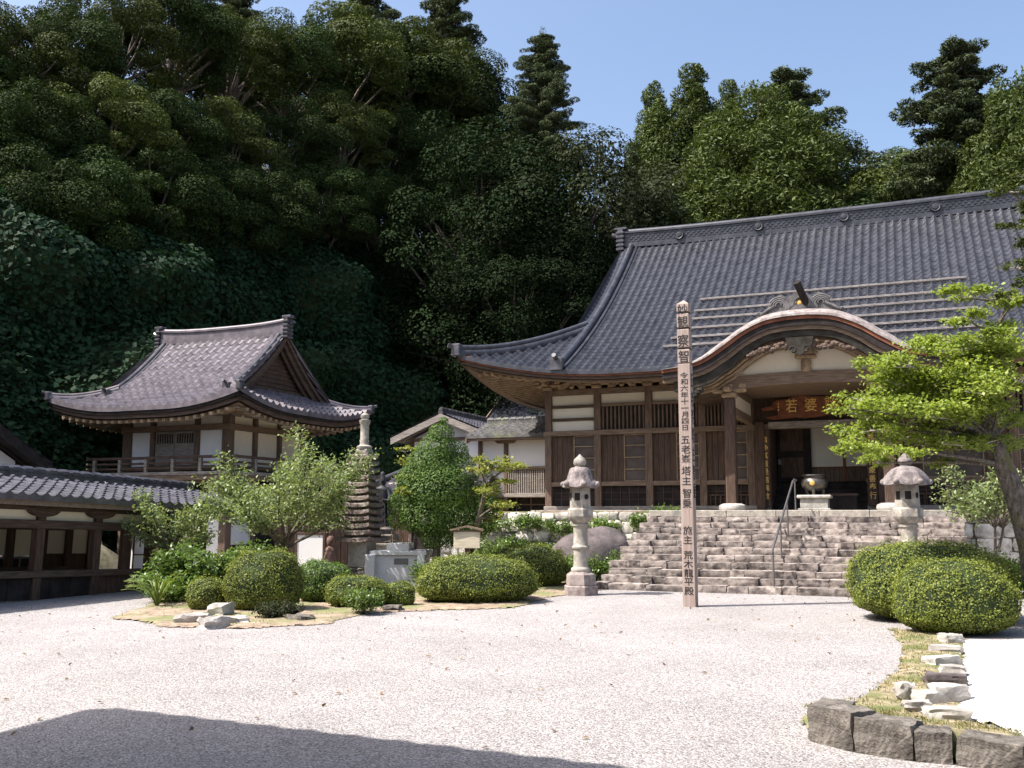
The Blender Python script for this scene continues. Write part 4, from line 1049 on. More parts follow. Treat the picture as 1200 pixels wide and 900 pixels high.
for x in (-7.3, -4.2): MB().bbox(x - .07, x + .07, 4.31, 4.39, 0, 4.42, .008).build('post', 'wood_v', wg)
gable_roof(wg, -7.95, -3.65, 3.75, 9.3, 4.55, 5.42, 'tile_b', .26, .24, .02, axis='y', ridge=.18, fas='wood_grey')
b = MB(); b.box(-7.0, -3.4, 1.9, 4.38, 0, 2.75); b.build('wing_wall', 'ivory', wg)
b = MB(); b.bbox(-7.1, -3.3, 1.82, 1.9, 1.1, 1.2, .008); b.bbox(-7.1, -3.3, 1.82, 1.9, 2.35, 2.45, .008)
b.build('beam', 'wood_dark_h', wg)
for x in (-7.0, -6.0, -4.6, -3.45): MB().bbox(x - .06, x + .06, 1.83, 1.91, 0, 2.4, .008).build('post', 'wood_v', wg)
MB().box(-5.95, -4.65, 1.87, 1.899, .1, 1.1).build('board_panel', 'wood_black', wg)
pent = lambda u, t: (u, 1.25 + t, 2.42 + .42 * t)
def pmax(U): return np.clip((U + 7.75) * 1.9, 0, 3.1)
tile_sheet('pent_roof', 'tile_b', wg, pent, -7.75, -2.9, 3.1, .26, .24, tmax=pmax, amp=.055, step=.03)
b = MB(); b.tube([(-7.75, 1.25, 2.5), (-6.12, 4.35, 3.82)], .13, 8); b.build('hip_ridge', 'tile_b', wg, 50)
MB().bbox(-7.7, -2.9, 1.3, 1.4, 2.24, 2.37, .008).build('eave_board', 'wood_h', wg)
MB().solid([[(-7.6, 1.35, 2.36), (-2.9, 1.35, 2.36), (-2.9, 1.35, 2.3), (-7.6, 1.35, 2.3)], [(-6.2, 4.3, 3.6), (-2.9, 4.3, 3.6), (-2.9, 4.3, 3.54), (-6.2, 4.3, 3.54)]]).build('soffit', 'wood_h', wg)
kb = thing('rear_hall', 'tiled roof of a rear building showing between the white gallery and the hall eave', 'building', HC, TH)
b = MB(); b.box(-7.2, 5, 12.9, 19, 0, 5.4); b.build('wall', 'white', kb)
gable_roof(kb, -8.0, 7.5, 11.6, 20.4, 5.35, 8.2, 'tile', .27, .26, .15, axis='x', ridge=.3)
# gate behind the camera whose eave throws the foreground shadow
GT = Vector((0, 0, 0))
gt = thing('entrance_gate', 'tall roofed entrance gate standing behind the viewer and shading the near gravel', 'gate', (-6.72, 7.45, 0), R(-25.5))
gable_roof(gt, -.3, 15.5, -8.4, .0, 5.45, 6.5, 'tile', .4, .4, .2, axis='x', ridge=.4)
for x in (.6, 14.4):
    for y in (-7.2, -4.6): MB().bbox(x - .2, x + .2, y - .2, y + .2, 0, 5.6, .02).build('post', 'wood_v', gt)
for y in (-7.2, -4.6): MB().bbox(.2, 15, y - .15, y + .15, 5.1, 5.4, .02).build('beam', 'wood_h', gt)
MB().box(.6, 3.4, -4.7, -4.5, 0, 5.2).build('wall', 'ivory', gt); MB().box(10.6, 14.4, -4.7, -4.5, 0, 5.3).build('wall', 'ivory', gt)
# ---------------------------------------------------------------- stone lanterns
def lantern(label, loc, rz, kind):
    t = thing('stone_lantern', label, 'stone lantern', loc, rz, None)
    hx = R(30)
    b = MB(); b.lathe([(.345, -.05), (.355, .02), (.355, .17), (.335, .19)], 6, rot=hx); b.lathe([(.30, .185), (.31, .2), (.31, .38), (.295, .41), (.22, .455), (.19, .47)], 6, rot=hx); b.build('base', 'lantern_base', t, 25)
    b = MB(); b.lathe([(.18, .44), (.195, .47), (.20, .50), (.19, .53), (.155, .555), (.147, .60), (.145, .88), (.15, .905), (.175, .925), (.178, .955), (.155, .98), (.143, 1.0), (.145, 1.34), (.15, 1.36), (.172, 1.375), (.172, 1.41), (.15, 1.43)], 20); b.build('shaft', 'stone', t, 40)
    b = MB(); b.lathe([(.14, 1.42), (.2, 1.47), (.255, 1.535), (.262, 1.56)], 18, rot=hx); b.lathe([(.265, 1.55), (.275, 1.565), (.275, 1.70), (.26, 1.715), (.22, 1.735)], 6, rot=hx); b.build('platform', 'stone', t, 25)
    b = MB(); b.lathe([(.22, 1.72), (.222, 1.74), (.212, 2.14), (.2, 2.15)], 6, rot=hx); fb = b.build('fire_box', 'stone', t, 20)
    ap = .205 * math.cos(R(30))
    for k, q in ((0, 'sq'), (1, 'ro'), (-1, 'sq')):
        a = R(-120) + k * R(60); b = MB(); b.T = Matrix.Rotation(a, 4, 'Z') @ Matrix.Translation((ap + .006, 0, 1.96)) @ Matrix.Rotation(R(90), 4, 'Y')
        if q == 'sq': b.box(-.075, .075, -.055, .055, -.01, .012)
        else: b.lathe([(.055, -.01), (.055, .012)], 12)
        b.build('dark_window_plate', 'wood_black', fb)  # solid dark plates on the faces, shade of the openings put into colour
    b = MB()
    if kind == 0:
        n = 36; prof = [(.02, 0, 2.56), (.16, 0, 2.555), (.2, 0, 2.53), (.235, .2, 2.42), (.27, .6, 2.29), (.33, 1, 2.22), (.35, 1, 2.15), (.29, .8, 2.13), (.1, 0, 2.14)]
        up = .05
    else:
        n = 36; prof = [(.02, 0, 2.50), (.14, 0, 2.495), (.23, .1, 2.45), (.30, .3, 2.37), (.345, .7, 2.27), (.365, 1, 2.21), (.37, 1, 2.15), (.31, .8, 2.14), (.1, 0, 2.16)]
        up = .035
    vs = []; fs = []
    for r, w, z in prof:
        for k in range(n):
            a = 2 * math.pi * k / n; c = abs(math.cos(3 * (a - hx))) ** 5
            hexr = math.cos(R(30)) / math.cos(((a - hx + R(30)) % R(60)) - R(30)) if kind == 0 else 1
            rr_ = r * (.45 + .55 * hexr * 1.08) * (1 + .13 * w * c); vs.append((rr_ * math.cos(a), rr_ * math.sin(a), z + up * w * c))
    for i in range(len(prof) - 1):
        for k in range(n): fs.append((i * n + k, i * n + (k + 1) % n, (i + 1) * n + (k + 1) % n, (i + 1) * n + k))
    b.add(vs, fs)
    for k in range(6):
        a = hx + k * R(60); r = .37 if kind == 0 else .41
        b.rock((r * math.cos(a), r * math.sin(a), 2.215 if kind == 0 else 2.205), .06, .06, .055, k, .1, 10)
    b.build('roof', 'lantern_roof', t, 50)
    b = MB(); z0 = 2.54 if kind == 0 else 2.48
    b.lathe([(.10, z0), (.115, z0 + .02), (.09, z0 + .04), (.125, z0 + .07), (.135, z0 + .12), (.125, z0 + .165), (.085, z0 + .21), (.04, z0 + .25), (.008, z0 + .29)], 16); b.build('jewel', 'lantern_roof' if kind else 'stone', t, 50)
    return t
lantern('slim pale stone lantern with curled cap on gravel left of the steps', (1.39, 20.14, 0), R(8), 0)
lantern('stone lantern with round umbrella cap rising behind the big clipped shrub at right', (7.40, 18.5, 0), R(14), 1)

# ---------------------------------------------------------------- tall inscribed post
po = thing('memorial_post', 'tall square wooden memorial post with a column of black brush writing', 'wooden post', (3.14, 17.6, 0), TH)
hw = .112; ZT = 5.40
b = MB(); b.bbox(-hw, hw, -hw, hw, -.1, 4.30, .008)
zs = [4.30, 4.60, 4.92, 5.12, 5.30]
segs = [(4.315, 4.585), (4.60, 4.885), (4.90, 5.12), (5.135, 5.33)]
segs = [(4.30, 4.56), (4.585, 4.93), (4.955, 5.22), (5.245, 5.41)]
for i, (a, c) in enumerate(segs):
    b.bbox(-hw, hw, -hw, hw, a + .012, c, .01); b.box(-hw * .8, hw * .8, -hw * .8, hw * .8, a - .03, a + .02)
b.add([(-hw, -hw, 5.40), (hw, -hw, 5.40), (hw, hw, 5.40), (-hw, hw, 5.40), (0, 0, 5.49)], [(0, 1, 4), (1, 2, 4), (2, 3, 4), (3, 0, 4), (3, 2, 1, 0)])
b.build('shaft', 'postwood', po)
b = MB()
it_ = [('妙', 0, 5.30, .20, .19), ('観', 0, 5.07, .20, .22), ('察', 0, 4.72, .21, .25), ('智', 0, 4.43, .21, .24)]
def col(txt, ztop, zbot, w):
    n = len(txt); h = (ztop - zbot) / n
    return [(c, 0, ztop - h * (k + .5), w, h * .98) for k, c in enumerate(txt)]
def pz_(py): return P(809, py, 17.5).z
it_ += col('令和六年十一月四日', pz_(436), pz_(505), .145) + col('五老峯', pz_(510), pz_(543), .17) + col('塔主', pz_(546), pz_(569), .17) + col('智乗', pz_(572), pz_(596), .17)
it_ += col('施主', pz_(616), pz_(638), .17) + col('荒木龍平殿', pz_(645), pz_(698), .17)
write(b, it_, -hw - .002); b.build('inscription', 'ink', po)
b = MB(); b.T = Matrix.Rotation(R(90), 4, 'Z')
write(b, [(c, 0, 4.0 - .33 * k, .18, .3) for k, c in enumerate('五老峯塔主智乗')], -hw - .002); b.build('side_inscription', 'ink', po)
for a, c in segs: MB().box(-hw * .82, hw * .82, -hw * .82, hw * .82, a - .012, a + .012).build('notch', 'ink', po)

# ---------------------------------------------------------------- thirteen tiered pagoda, granite altar, bronze figure
pg = thing('stone_pagoda', 'slender thirteen tiered stone pagoda of dark eaves with a pale finial', 'stone pagoda', (-3.46, 23.0, 0), TH)
b = MB(); b.bbox(-.50, .50, -.50, .50, -.05, .20, .03); b.bbox(-.38, .38, -.38, .38, .20, .40, .03); b.build('base', 'stone_dark', pg)
b = MB(); b.bbox(-.24, .24, -.24, .24, .40, 1.0, .02); b.build('body', 'pagoda_l', pg)
for k in range(13):
    z = .98 + k * .158; w = .42 - .0145 * k if k > 1 else .47 - .03 * k
    b = MB(); n = 6; e = .11; rows = []
    top = []; bot = []
    for sd in range(4):
        for j in range(n):
            f = -1 + 2 * j / n; q = {0: (f, -1), 1: (1, f), 2: (-f, 1), 3: (-1, -f)}[sd]; lift = .05 * max(abs(f) if q[0] in (-1, 1) or q[1] in (-1, 1) else 0, 0) ** 3
            bot.append((q[0] * w, q[1] * w, z + lift)); top.append((q[0] * w * .985, q[1] * w * .985, z + .075 + lift))
    m_ = len(bot); vs = bot + top + [(q[0] * .74, q[1] * .74, z + .118) for q in [(a[0], a[1]) for a in bot]]
    fs = [(i, (i + 1) % m_, m_ + (i + 1) % m_, m_ + i) for i in range(m_)] + [(m_ + i, m_ + (i + 1) % m_, 2 * m_ + (i + 1) % m_, 2 * m_ + i) for i in range(m_)]
    fs += [tuple(range(m_ - 1, -1, -1)), tuple(range(2 * m_, 3 * m_))]
    b.add(vs, fs); b.box(-w * .66, w * .66, -w * .66, w * .66, z + .10, z + .165); b.build('tier', 'pagoda', pg)
b = MB(); z = 3.02
b.bbox(-.15, .15, -.15, .15, z, z + .1, .02); b.lathe([(.17, z + .1), (.19, z + .16), (.11, z + .2), (.10, z + .24), (.115, z + .3), (.10, z + .33), (.10, z + .66), (.12, z + .70), (.135, z + .78), (.07, z + .80), (.10, z + .84), (.10, z + .9), (.03, z + .96)], 14); b.build('finial', 'stone', pg, 40)
al = thing('granite_altar', 'pale grey granite altar block with a small dark plate beside the pagoda', 'altar', (-2.50, 22.6, 0), R(-4))
b = MB(); b.bbox(-.58, .58, -.42, .42, -.05, .70, .015); b.bbox(-.64, .64, -.48, .48, .70, .80, .015); b.bbox(-.72, -.50, -.6, .3, -.05, .72, .015); b.bbox(.44, .60, -.52, -.43, .1, .70, .01); b.build('block', 'granite', al)
b = MB(); b.bbox(-.30, .22, -.3, .3, .80, .96, .015); b.build('upper_block', 'granite', al)
b = MB(); b.bbox(-.10, .22, -.435, -.41, .50, .63, .008); b.build('plate', 'steel_d', al)
for x in (-.18, .05):
    b = MB(); b.tube([(x, -.1, .96), (x - .02, -.1, 1.12), (x - .06, -.1, 1.24)], [.02, .018, .006], 6); b.tube([(x, -.1, 1.02), (x + .1, -.12, 1.0), (x + .14, -.1, .98)], .012, 6); b.build('offering_stick', 'wood_tan', al)
bs = thing('bronze_statue', 'standing dark bronze robed figure on a stone plinth behind the granite altar', 'statue', (-3.28, 25.0, 0), R(-8))
b = MB(); b.bbox(-.5, .5, -.5, .5, -.05, .9, .03); b.bbox(-.36, .36, -.36, .36, .9, 1.12, .03); b.lathe([(.30, 1.12), (.34, 1.18), (.34, 1.24), (.28, 1.30)], 20); b.build('plinth', 'stone_dark', bs, 30)
b = MB()
pr = [(.19, 1.29), (.20, 1.33), (.175, 1.5), (.165, 1.75), (.185, 1.95), (.17, 2.08), (.19, 2.2), (.17, 2.27), (.075, 2.31), (.06, 2.34), (.085, 2.38), (.095, 2.45), (.085, 2.52), (.06, 2.57), (.065, 2.61), (.05, 2.66), (.01, 2.69)]
b.lathe(pr, 20, sx=1.0, sy=.72)
for sx in (-1, 1):
    b.tube([(sx * .15, -.02, 2.22), (sx * .22, -.04, 2.05), (sx * .19, -.12, 1.92), (sx * .05, -.20, 1.97)], [.065, .07, .065, .035], 10)
    b.tube([(sx * .2, -.08, 1.95), (sx * .21, -.09, 1.7), (sx * .19, -.06, 1.5), (sx * .2, -.05, 1.36)], [.06, .055, .045, .02], 8)
for k in range(5): b.tube([(-.1 + .05 * k, -.125, 1.9), (-.11 + .055 * k, -.13, 1.6), (-.12 + .06 * k, -.14, 1.32)], .016, 5)
b.rock((0, -.085, 2.44), .02, .03, .02, 1, 0, 8)
b.build('figure', 'bronze', bs, 60)
jz = thing('small_statue', 'small reddish brown stone figure among the clipped shrubs left of the pagoda', 'statue', (-4.05, 22.2, 0), R(-5))
b = MB(); b.lathe([(.2, 0), (.2, .5), (.17, .52)], 12); b.build('plinth', 'stone_dark', jz, 40)
b = MB(); b.lathe([(.13, .5), (.15, .55), (.14, .75), (.10, .87), (.055, .90), (.085, .95), (.095, 1.02), (.08, 1.09), (.03, 1.13)], 14); b.build('figure', 'jizo', jz, 50)
sg = thing('notice_board', 'small blank pale wooden notice board with little gabled cap above the clipped shrubs', 'notice board', (-.90, 20.0, 0), R(-10))
b = MB(); b.bbox(-.05, .05, -.03, .05, -.05, .95, .008); b.build('leg', 'wood_dark_v', sg)
b = MB(); b.bbox(-.27, .27, -.05, -.02, .93, 1.27, .006); b.build('panel', 'signwood', sg)
b = MB()
for sx in (-1, 1): b.bar((0, -.03, 1.365), (sx * .34, -.03, 1.29), .14, .035)
b.bbox(-.31, .31, -.055, -.015, 1.25, 1.285, .005); b.build('cap', 'wood_h', sg)
wp = thing('notice_screen', 'blank white panel in a dark wooden frame standing between bell tower and pagoda', 'panel', (-5.2, 25.6, 0), R(-6))
MB().box(-.34, .34, -.02, .02, .26, 1.08).build('board', 'white', wp)
b = MB(); b.bbox(-.40, -.34, -.04, .04, -.05, 1.16, .006); b.bbox(.34, .40, -.04, .04, -.05, 1.16, .006); b.bbox(-.34, .34, -.04, .04, 1.08, 1.15, .006); b.bbox(-.34, .34, -.04, .04, .2, .26, .006); b.build('frame', 'wood_dark_v', wp)
bf = thing('board_fence', 'dark upright board fence behind the white panel and the pagoda', 'fence', (-6.6, 27.6, 0), R(-8))
b = MB()
for k in range(20): b.bbox(.02 + .19 * k, .20 + .19 * k, -.02 - .006 * (k % 2), .02, 0, 1.62, .005)
b.build('boards', 'wood_dark_v', bf)
b = MB(); b.bbox(0, 3.9, -.07, .05, 1.60, 1.70, .01); b.bbox(0, 3.9, .021, .08, .4, .5, .01); b.build('rail', 'wood_dark_h', bf)
bo = tag(MB().rock((1.98, 24.0, .42), 1.02, .7, .86, 9, .10, 40, .02).build('boulder', 'boulder', None, 60), 'big rounded purplish grey boulder at the foot of the terrace wall', 'boulder')
lt = thing('floodlight', 'small dark floodlight hung on the white gallery wall', 'lamp', hallpt(-3.12, 2.3, 3.35), TH)
b = MB(); b.T = Matrix.Rotation(R(-14), 4, 'Y') @ Matrix.Rotation(R(25), 4, 'X'); b.bbox(-.17, .17, -.14, .0, -.09, .09, .03); b.build('housing', 'bronze', lt)
b = MB(); b.tube([(0, 0, 0), (0, .22, -.02)], .03, 6); b.build('bracket', 'bronze', lt)

# ---------------------------------------------------------------- kerb stones and edging rocks
kp = [((946, 868), (1000, 882), 822), ((1000, 882), (1072, 893), 838), ((1072, 893), (1119, 897), 857), ((1119, 897), (1205, 911), 866)]
kl = ['mossy corner kerb stone at the end of the grey kerb', 'long grey kerb stone next to the mossy corner stone', 'shortest grey kerb stone in the middle of the row', 'grey kerb stone cut off by the right edge of the picture']
for i, (a, c, top) in enumerate(kp):
    A, B = G(*a), G(*c); d = (B - A); L_ = d.length; ang = math.atan2(d.y, d.x); h = (.26, .235, .20, .19)[i]
    o = thing('kerb_stone', kl[i], 'kerb stone', A, ang, 'grey kerb stones round the mossy bed')
    b = MB(); b.rockbox(.004, L_ - .004, .0, .26, -.1, h, rnd=.13, jit=.045, n=12, seed=i * 5 + 2); s_ = b.build('block', 'stone_dark', o, 35)
A = G(946, 868); o = thing('kerb_stone', 'kerb stone turning away at the left end of the kerb', 'kerb stone', A, R(62), 'grey kerb stones round the mossy bed')
MB().rockbox(.03, .55, -.26, .0, -.1, .22, rnd=.15, jit=.04, n=8, seed=31).build('block', 'stone_dark', o, 35)
# white stones between moss and sand: (px, py of the base, width, height in m)
er = [(1114, 749, .26, .10, 'small upright pale stone nearest the clipped shrubs'), (1108, 760, .36, .06, 'wide low pale stone second from the clipped shrubs'), (1104, 774, .38, .08, 'broad pale slab overhanging the moss'), (1116, 785, .24, .07, 'small pale stone behind the grey one'),
      (1108, 797, .36, .09, 'grey rounded stone amid the pale edging'), (1112, 815, .30, .14, 'square topped pale stone in the edging row'), (1088, 818, .20, .09, 'buff stone tucked beside the square topped one'), (1110, 837, .34, .08, 'wedge shaped pale stone nearest the kerb')]
for i, (px, py, w, h, l_) in enumerate(er):
    g = G(px, py, .06)
    o = MB(); o.T = Matrix.Translation(g) @ Matrix.Rotation(R(random.Random(i).uniform(-30, 25)), 4, 'Z'); o.rockbox(-w / 2, w / 2, -.10, .11, -.08, h * .66, rnd=.3, jit=.11, n=6, seed=i * 7 + 1)
    tag(o.build('edging_stone', 'stone_pale' if i != 4 else 'boulder', None, 30), l_ + ' along the white sand', 'stone', 'pale edging stones beside the white sand')
for i, (px, py, w, h, l_) in enumerate([(1060, 815, .14, .11, 'small pointed white stone lying on the moss'), (1075, 830, .22, .06, 'small flat pale chip lying on the moss near the kerb')]):
    g = G(px, py, .05); o = MB(); o.T = Matrix.Translation(g); o.rockbox(-w / 2, w / 2, -.07, .07, -.03, h, rnd=.4, jit=.2, n=4, seed=i + 50); tag(o.build('small_rock', 'stone_pale', None, 30), l_, 'stone')
for i, (px, py, w, h, l_) in enumerate([(226, 731, .50, .14, 'pale angular rock at the left of the rockery'), (250, 736, .38, .16, 'pale tilted rock in the front of the rockery'), (258, 722, .40, .20, 'tallest pale rock against the round clipped shrub'), (279, 731, .38, .11, 'low pale rock at the right of the rockery'), (350, 728, .42, .10, 'low flat grey rock right of the rockery'), (460, 716, .30, .10, 'low grey rock beside the smallest clipped shrub')]):
    g = G(px, py); o = MB(); o.T = Matrix.Translation(g) @ Matrix.Rotation(R(37 * i), 4, 'Z'); o.rockbox(-w / 2, w / 2, -.15, .15, -.06, h, rnd=.3, jit=.2, n=4, seed=i * 3 + 70)
    tag(o.build('garden_rock', 'stone_pale' if i < 4 else 'stone_dark', None, 30), l_, 'rock', 'rocks at the edge of the garden bed')
# ---------------------------------------------------------------- leaves
def unit(v): return v / (np.linalg.norm(v, axis=-1, keepdims=True) + 1e-9)
def leaf_arrays(C, N, size, aspect=.55, vary=.35, T=None):
    n = len(C); N = unit(N); a = rng.normal(size=(n, 3)) if T is None else T + .35 * rng.normal(size=(n, 3))
    t = unit(a - N * (a * N).sum(1, keepdims=True)); b = np.cross(N, t); s = (size * (1 + vary * rng.uniform(-1, 1, n)))[:, None]
    fold = N * s * .10
    V = np.stack([C - t * s * .5, C + b * s * aspect * .5 + fold - t * s * .06, C + t * s * .5, C - b * s * aspect * .5 + fold - t * s * .06], 1).reshape(-1, 3)
    return V, np.arange(4 * n).reshape(n, 4)
def leaf_obj(name, parts, size, m, parent, aspect=.55, vary=.35, kind=None):
    C = np.concatenate([p[0] for p in parts]); N = np.concatenate([p[1] for p in parts])
    T = np.concatenate([p[2] for p in parts]) if len(parts[0]) > 2 else None
    V, F = leaf_arrays(C, N, size, aspect, vary, T); o = npmesh(name, V, F, m, parent)
    if kind: o['kind'] = kind
    return o
def clump(c, r, n, low=-.35, up=.35, ran=.55, shell=.35, spray=None):
    p = unit(rng.normal(size=(int(n * 1.6) + 8, 3))); p = p[p[:, 2] > low][:n]; k = len(p)
    rad = 1 - shell * rng.uniform(0, 1, (k, 1)) ** 2
    r = np.array(r, float) if np.ndim(r) else np.array((r, r, r), float)
    C = np.array(c) + p * r * rad; N = p / r * r.mean() + np.array((0, 0, up)) + ran * rng.normal(size=(k, 3))
    if spray is not None: return C, unit(N * .5 + rng.normal(size=(k, 3)) * .5), unit(p + np.array((0, 0, spray)) + .35 * rng.normal(size=(k, 3)))
    return C, unit(N)
def fib(n):
    i = np.arange(n) + .5; z = 1 - 2 * i / n; ph = i * 2.399963; q = np.sqrt(1 - z * z); return np.stack([q * np.cos(ph), q * np.sin(ph), z], 1)
def limbs(mb, p0, targets, r0, r1=.02, sag=.0, n=6):
    for t in targets:
        p0v, t = Vector(p0), Vector(t); d = t - p0v; pts = []
        for i in range(n + 1):
            k = i / n; w = Vector((noise.noise(p0v + t + Vector((k * 3, 0, 0))), noise.noise(p0v + t + Vector((0, k * 3, 5))), 0)) * .06 * d.length * math.sin(math.pi * k)
            pts.append(p0v + Vector((d.x * k, d.y * k, d.z * (k ** .75))) + w - Vector((0, 0, sag * math.sin(math.pi * k))))
        mb.tube(pts, [r0 + (r1 - r0) * i / n for i in range(n + 1)], 6, False)

# ---------------------------------------------------------------- forest trees: a few of each kind, then copies
def round_tree(label, H, Rr, nc, nl, m, seed, flat=.75, ls=.14, crown=.62):
    """rounded evergreen: many leafy domes standing out from the crown with dark gaps between"""
    global rng
    rng = np.random.default_rng(seed); t = thing('evergreen_tree', label, 'tree', (0, 0, 0))
    mb = MB(); zc = H * (1 - crown / 2); rz = H * crown / 2
    dirs = fib(nc); dirs = dirs[dirs[:, 2] > -.62]; parts = []; tips = []
    for d in dirs:
        d = unit(d + .26 * rng.normal(size=3)); k = .66 + .24 * rng.uniform(); lob = 1 + .34 * noise.noise(Vector(d * 1.5 + seed))
        c = np.array((d[0] * Rr * k * lob, d[1] * Rr * k * lob, zc + d[2] * rz * k * lob)); r = Rr * (.12 + .20 * rng.uniform() ** 1.5)
        parts.append(clump(c, (r * rng.uniform(.8, 1.2), r * rng.uniform(.8, 1.2), r * flat * rng.uniform(.75, 1.25)), int(nl * (r / (.26 * Rr)) ** 2), -.6, .45, .42, .3)); tips.append(c)
    mb.tube([(0, 0, -3), (.1, 0, H * .3), (.05, .1, H * .62)], [.38, .28, .14], 8)
    for q in tips[::3]: limbs(mb, (.08, 0, H * (.3 + .2 * rng.uniform())), [q * np.array((.9, .9, 1))], .12, .03)
    mb.build('trunk', 'trunk', t, 60); leaf_obj('crown', parts, ls, m, t); return t
def cone_tree(label, H, Rr, nc, nl, m, seed, ls=.21, base=.06, power=.8, droop=.0, name='cedar_tree', asp=.3):
    global rng
    rng = np.random.default_rng(seed); t = thing(name, label, 'tree', (0, 0, 0)); parts = []; mb = MB(); tips = []
    for i in range(nc):
        k = ((i + .5) / nc) ** .62; z = H * (base + (1 - base) * (1 - k)); a = i * 2.399963 + .5 * rng.normal()
        w = Rr * (k ** power) * (1 + .30 * noise.noise(Vector((math.cos(a) * 1.3, math.sin(a) * 1.3, z * .3 + seed)))) * .86 + .08
        r = (.10 * Rr + .17 * Rr * k ** .6) * rng.uniform(.75, 1.35); c = np.array((w * math.cos(a), w * math.sin(a), z - droop * w))
        parts.append(clump(c, (r * .85, r * .85, r * 1.1), int(nl * (r / (.25 * Rr)) ** 2) + 40, -.6, .3, .5, .4, .5)); tips.append(c)
        for f_ in ((.6, .2) if i % 2 else (.4,)): parts.append(clump((c[0] * f_, c[1] * f_, z), (r, r, r * 1.2), int(nl * .5 * (r / (.25 * Rr)) ** 2), -.8, .2, .6, .4, .5))
    mb.tube([(0, 0, -3), (0, 0, H * .5), (0, 0, H * .97)], [.36, .24, .03], 8)
    for q in tips[::5]: limbs(mb, (0, 0, q[2] - .2), [q], .06, .02)
    mb.build('trunk', 'trunk', t, 60); leaf_obj('crown', parts, ls, m, t, asp); return t
def fir_tree(label, H, Rr, m, seed, lean=0, sparse=1.0, nl=900, ls=.19, name='fir_tree', top=.35, longleft=0, low=.12):
    """open conifer: level boughs carrying flat sprays, sky between them"""
    global rng
    rng = np.random.default_rng(seed); t = thing(name, label, 'tree', (0, 0, 0)); parts = []; mb = MB(); z = H * low
    mb.tube([(0, 0, -3), (lean * .3, 0, H * .4), (lean * .7, .1, H * .75), (lean, 0, H)], [.34, .26, .13, .03], 8)
    while z < H * .985:
        k = (z - H * low) / (H * (1 - low)); L_ = Rr * (1 - k) ** .55 * (1 + .35 * noise.noise(Vector((z * .8, seed, 0)))) + .25
        ctr = np.array((lean * z / H, 0, z)); a0 = rng.uniform(0, 6.28); nb = 7 if sparse >= 1 else 6
        for j in range(nb):
            a = a0 + 2 * math.pi * (j + rng.uniform(-.4, .4)) / nb; l = L_ * rng.uniform(.5, 1.15) * (1 + longleft * max(0, -math.cos(a)) * (1 - k))
            if rng.uniform() < (.1 if sparse >= 1 else .22): continue
            e = ctr + np.array((math.cos(a) * l, math.sin(a) * l, .16 * l * rng.uniform(-.9, 1.2)))
            limbs(mb, ctr, [e], .07 * (1 - k) + .03, .012, .02 * l)
            for q in (.35, .6, .82, 1.0):
                c = ctr + (e - ctr) * q + np.array((rng.normal() * .1, rng.normal() * .1, .06)); r = (.26 + .13 * l) * (1.1 - .3 * q) * rng.uniform(.75, 1.3)
                parts.append(clump(c, (r, r, r * .42), int(nl * r * r) + 25, -.7, .35, .55, .35, .15))
        z += H * .036 * rng.uniform(.7, 1.3)
    parts.append(clump((lean, 0, H), (.3, .3, .6), 90, -.8, .2, .6, .35, .8))
    mb.build('trunk', 'trunk', t, 60); leaf_obj('crown', parts, ls, m, t, .26); return t
TREES = {}
def place(key, make, H0, px, ytop, Yd, label, group=None, sc=None, sx=1.0):
    """plant a tree of that kind so that it stands Yd metres away and reaches the height it has there"""
    top = P(px, ytop, Yd); zg = float(hill_z(top.x, top.y)); Ht = max(top.z - zg, 2.0)
    s = sc if sc else min(max(Ht / H0, .75), 1.6)
    if key not in TREES: o = TREES[key] = make(label)
    else: o = copy_tree(TREES[key])
    o['label'] = label
    if group: o['group'] = group
    o.location = (top.x, top.y, top.z - H0 * s); o.scale = (s * sx, s * sx, s); o.rotation_euler = (0, 0, random.uniform(0, 6.28)); return o
mk = {
 'r1': (lambda l: round_tree(l, 12, 4.4, 90, 1150, 'l_forest', 21), 12), 'r2': (lambda l: round_tree(l, 12, 4.6, 84, 1150, 'l_olive', 22, .65), 12),
 'r3': (lambda l: round_tree(l, 12, 4.2, 90, 1100, 'l_forest', 23, .8), 12), 'r4': (lambda l: round_tree(l, 12, 4.4, 84, 680, 'l_grey', 24), 12),
 't1': (lambda l: round_tree(l, 20, 4.4, 190, 620, 'l_shade_dark', 25, .95, .15, .92), 20), 't2': (lambda l: round_tree(l, 20, 4.8, 190, 620, 'l_shade_dark', 26, .85, .15, .92), 20),
 'b1': (lambda l: round_tree(l, 10, 3.8, 80, 900, 'l_bright', 27, .8, .14, .8), 10),
 'c1': (lambda l: cone_tree(l, 22, 3.6, 280, 520, 'l_cedar', 31), 22), 'c2': (lambda l: cone_tree(l, 22, 4.8, 320, 720, 'l_cedar', 32, .21, .04, .5), 22),
 'f1': (lambda l: fir_tree(l, 14, 3.4, 'l_pine', 41), 14), 'f2': (lambda l: fir_tree(l, 16, 3.8, 'l_pine', 42, .4, 1.0, longleft=.9, low=.2), 16), 'f3': (lambda l: fir_tree(l, 14, 3.2, 'l_pine', 43, -.3, .8), 14)}
def T_(key, px, y, Yd, label, group=None, **k): return place(key, mk[key][0], mk[key][1], px, y, Yd, label, group, **k)
def slope_y(px, D):
    """how far away the hill rises D metres beyond its foot in that direction"""
    return (D + 24.67) / (.42 - .9075 * (px - 600) / 1150)
GA = 'evergreen trees along the top of the wooded hill'
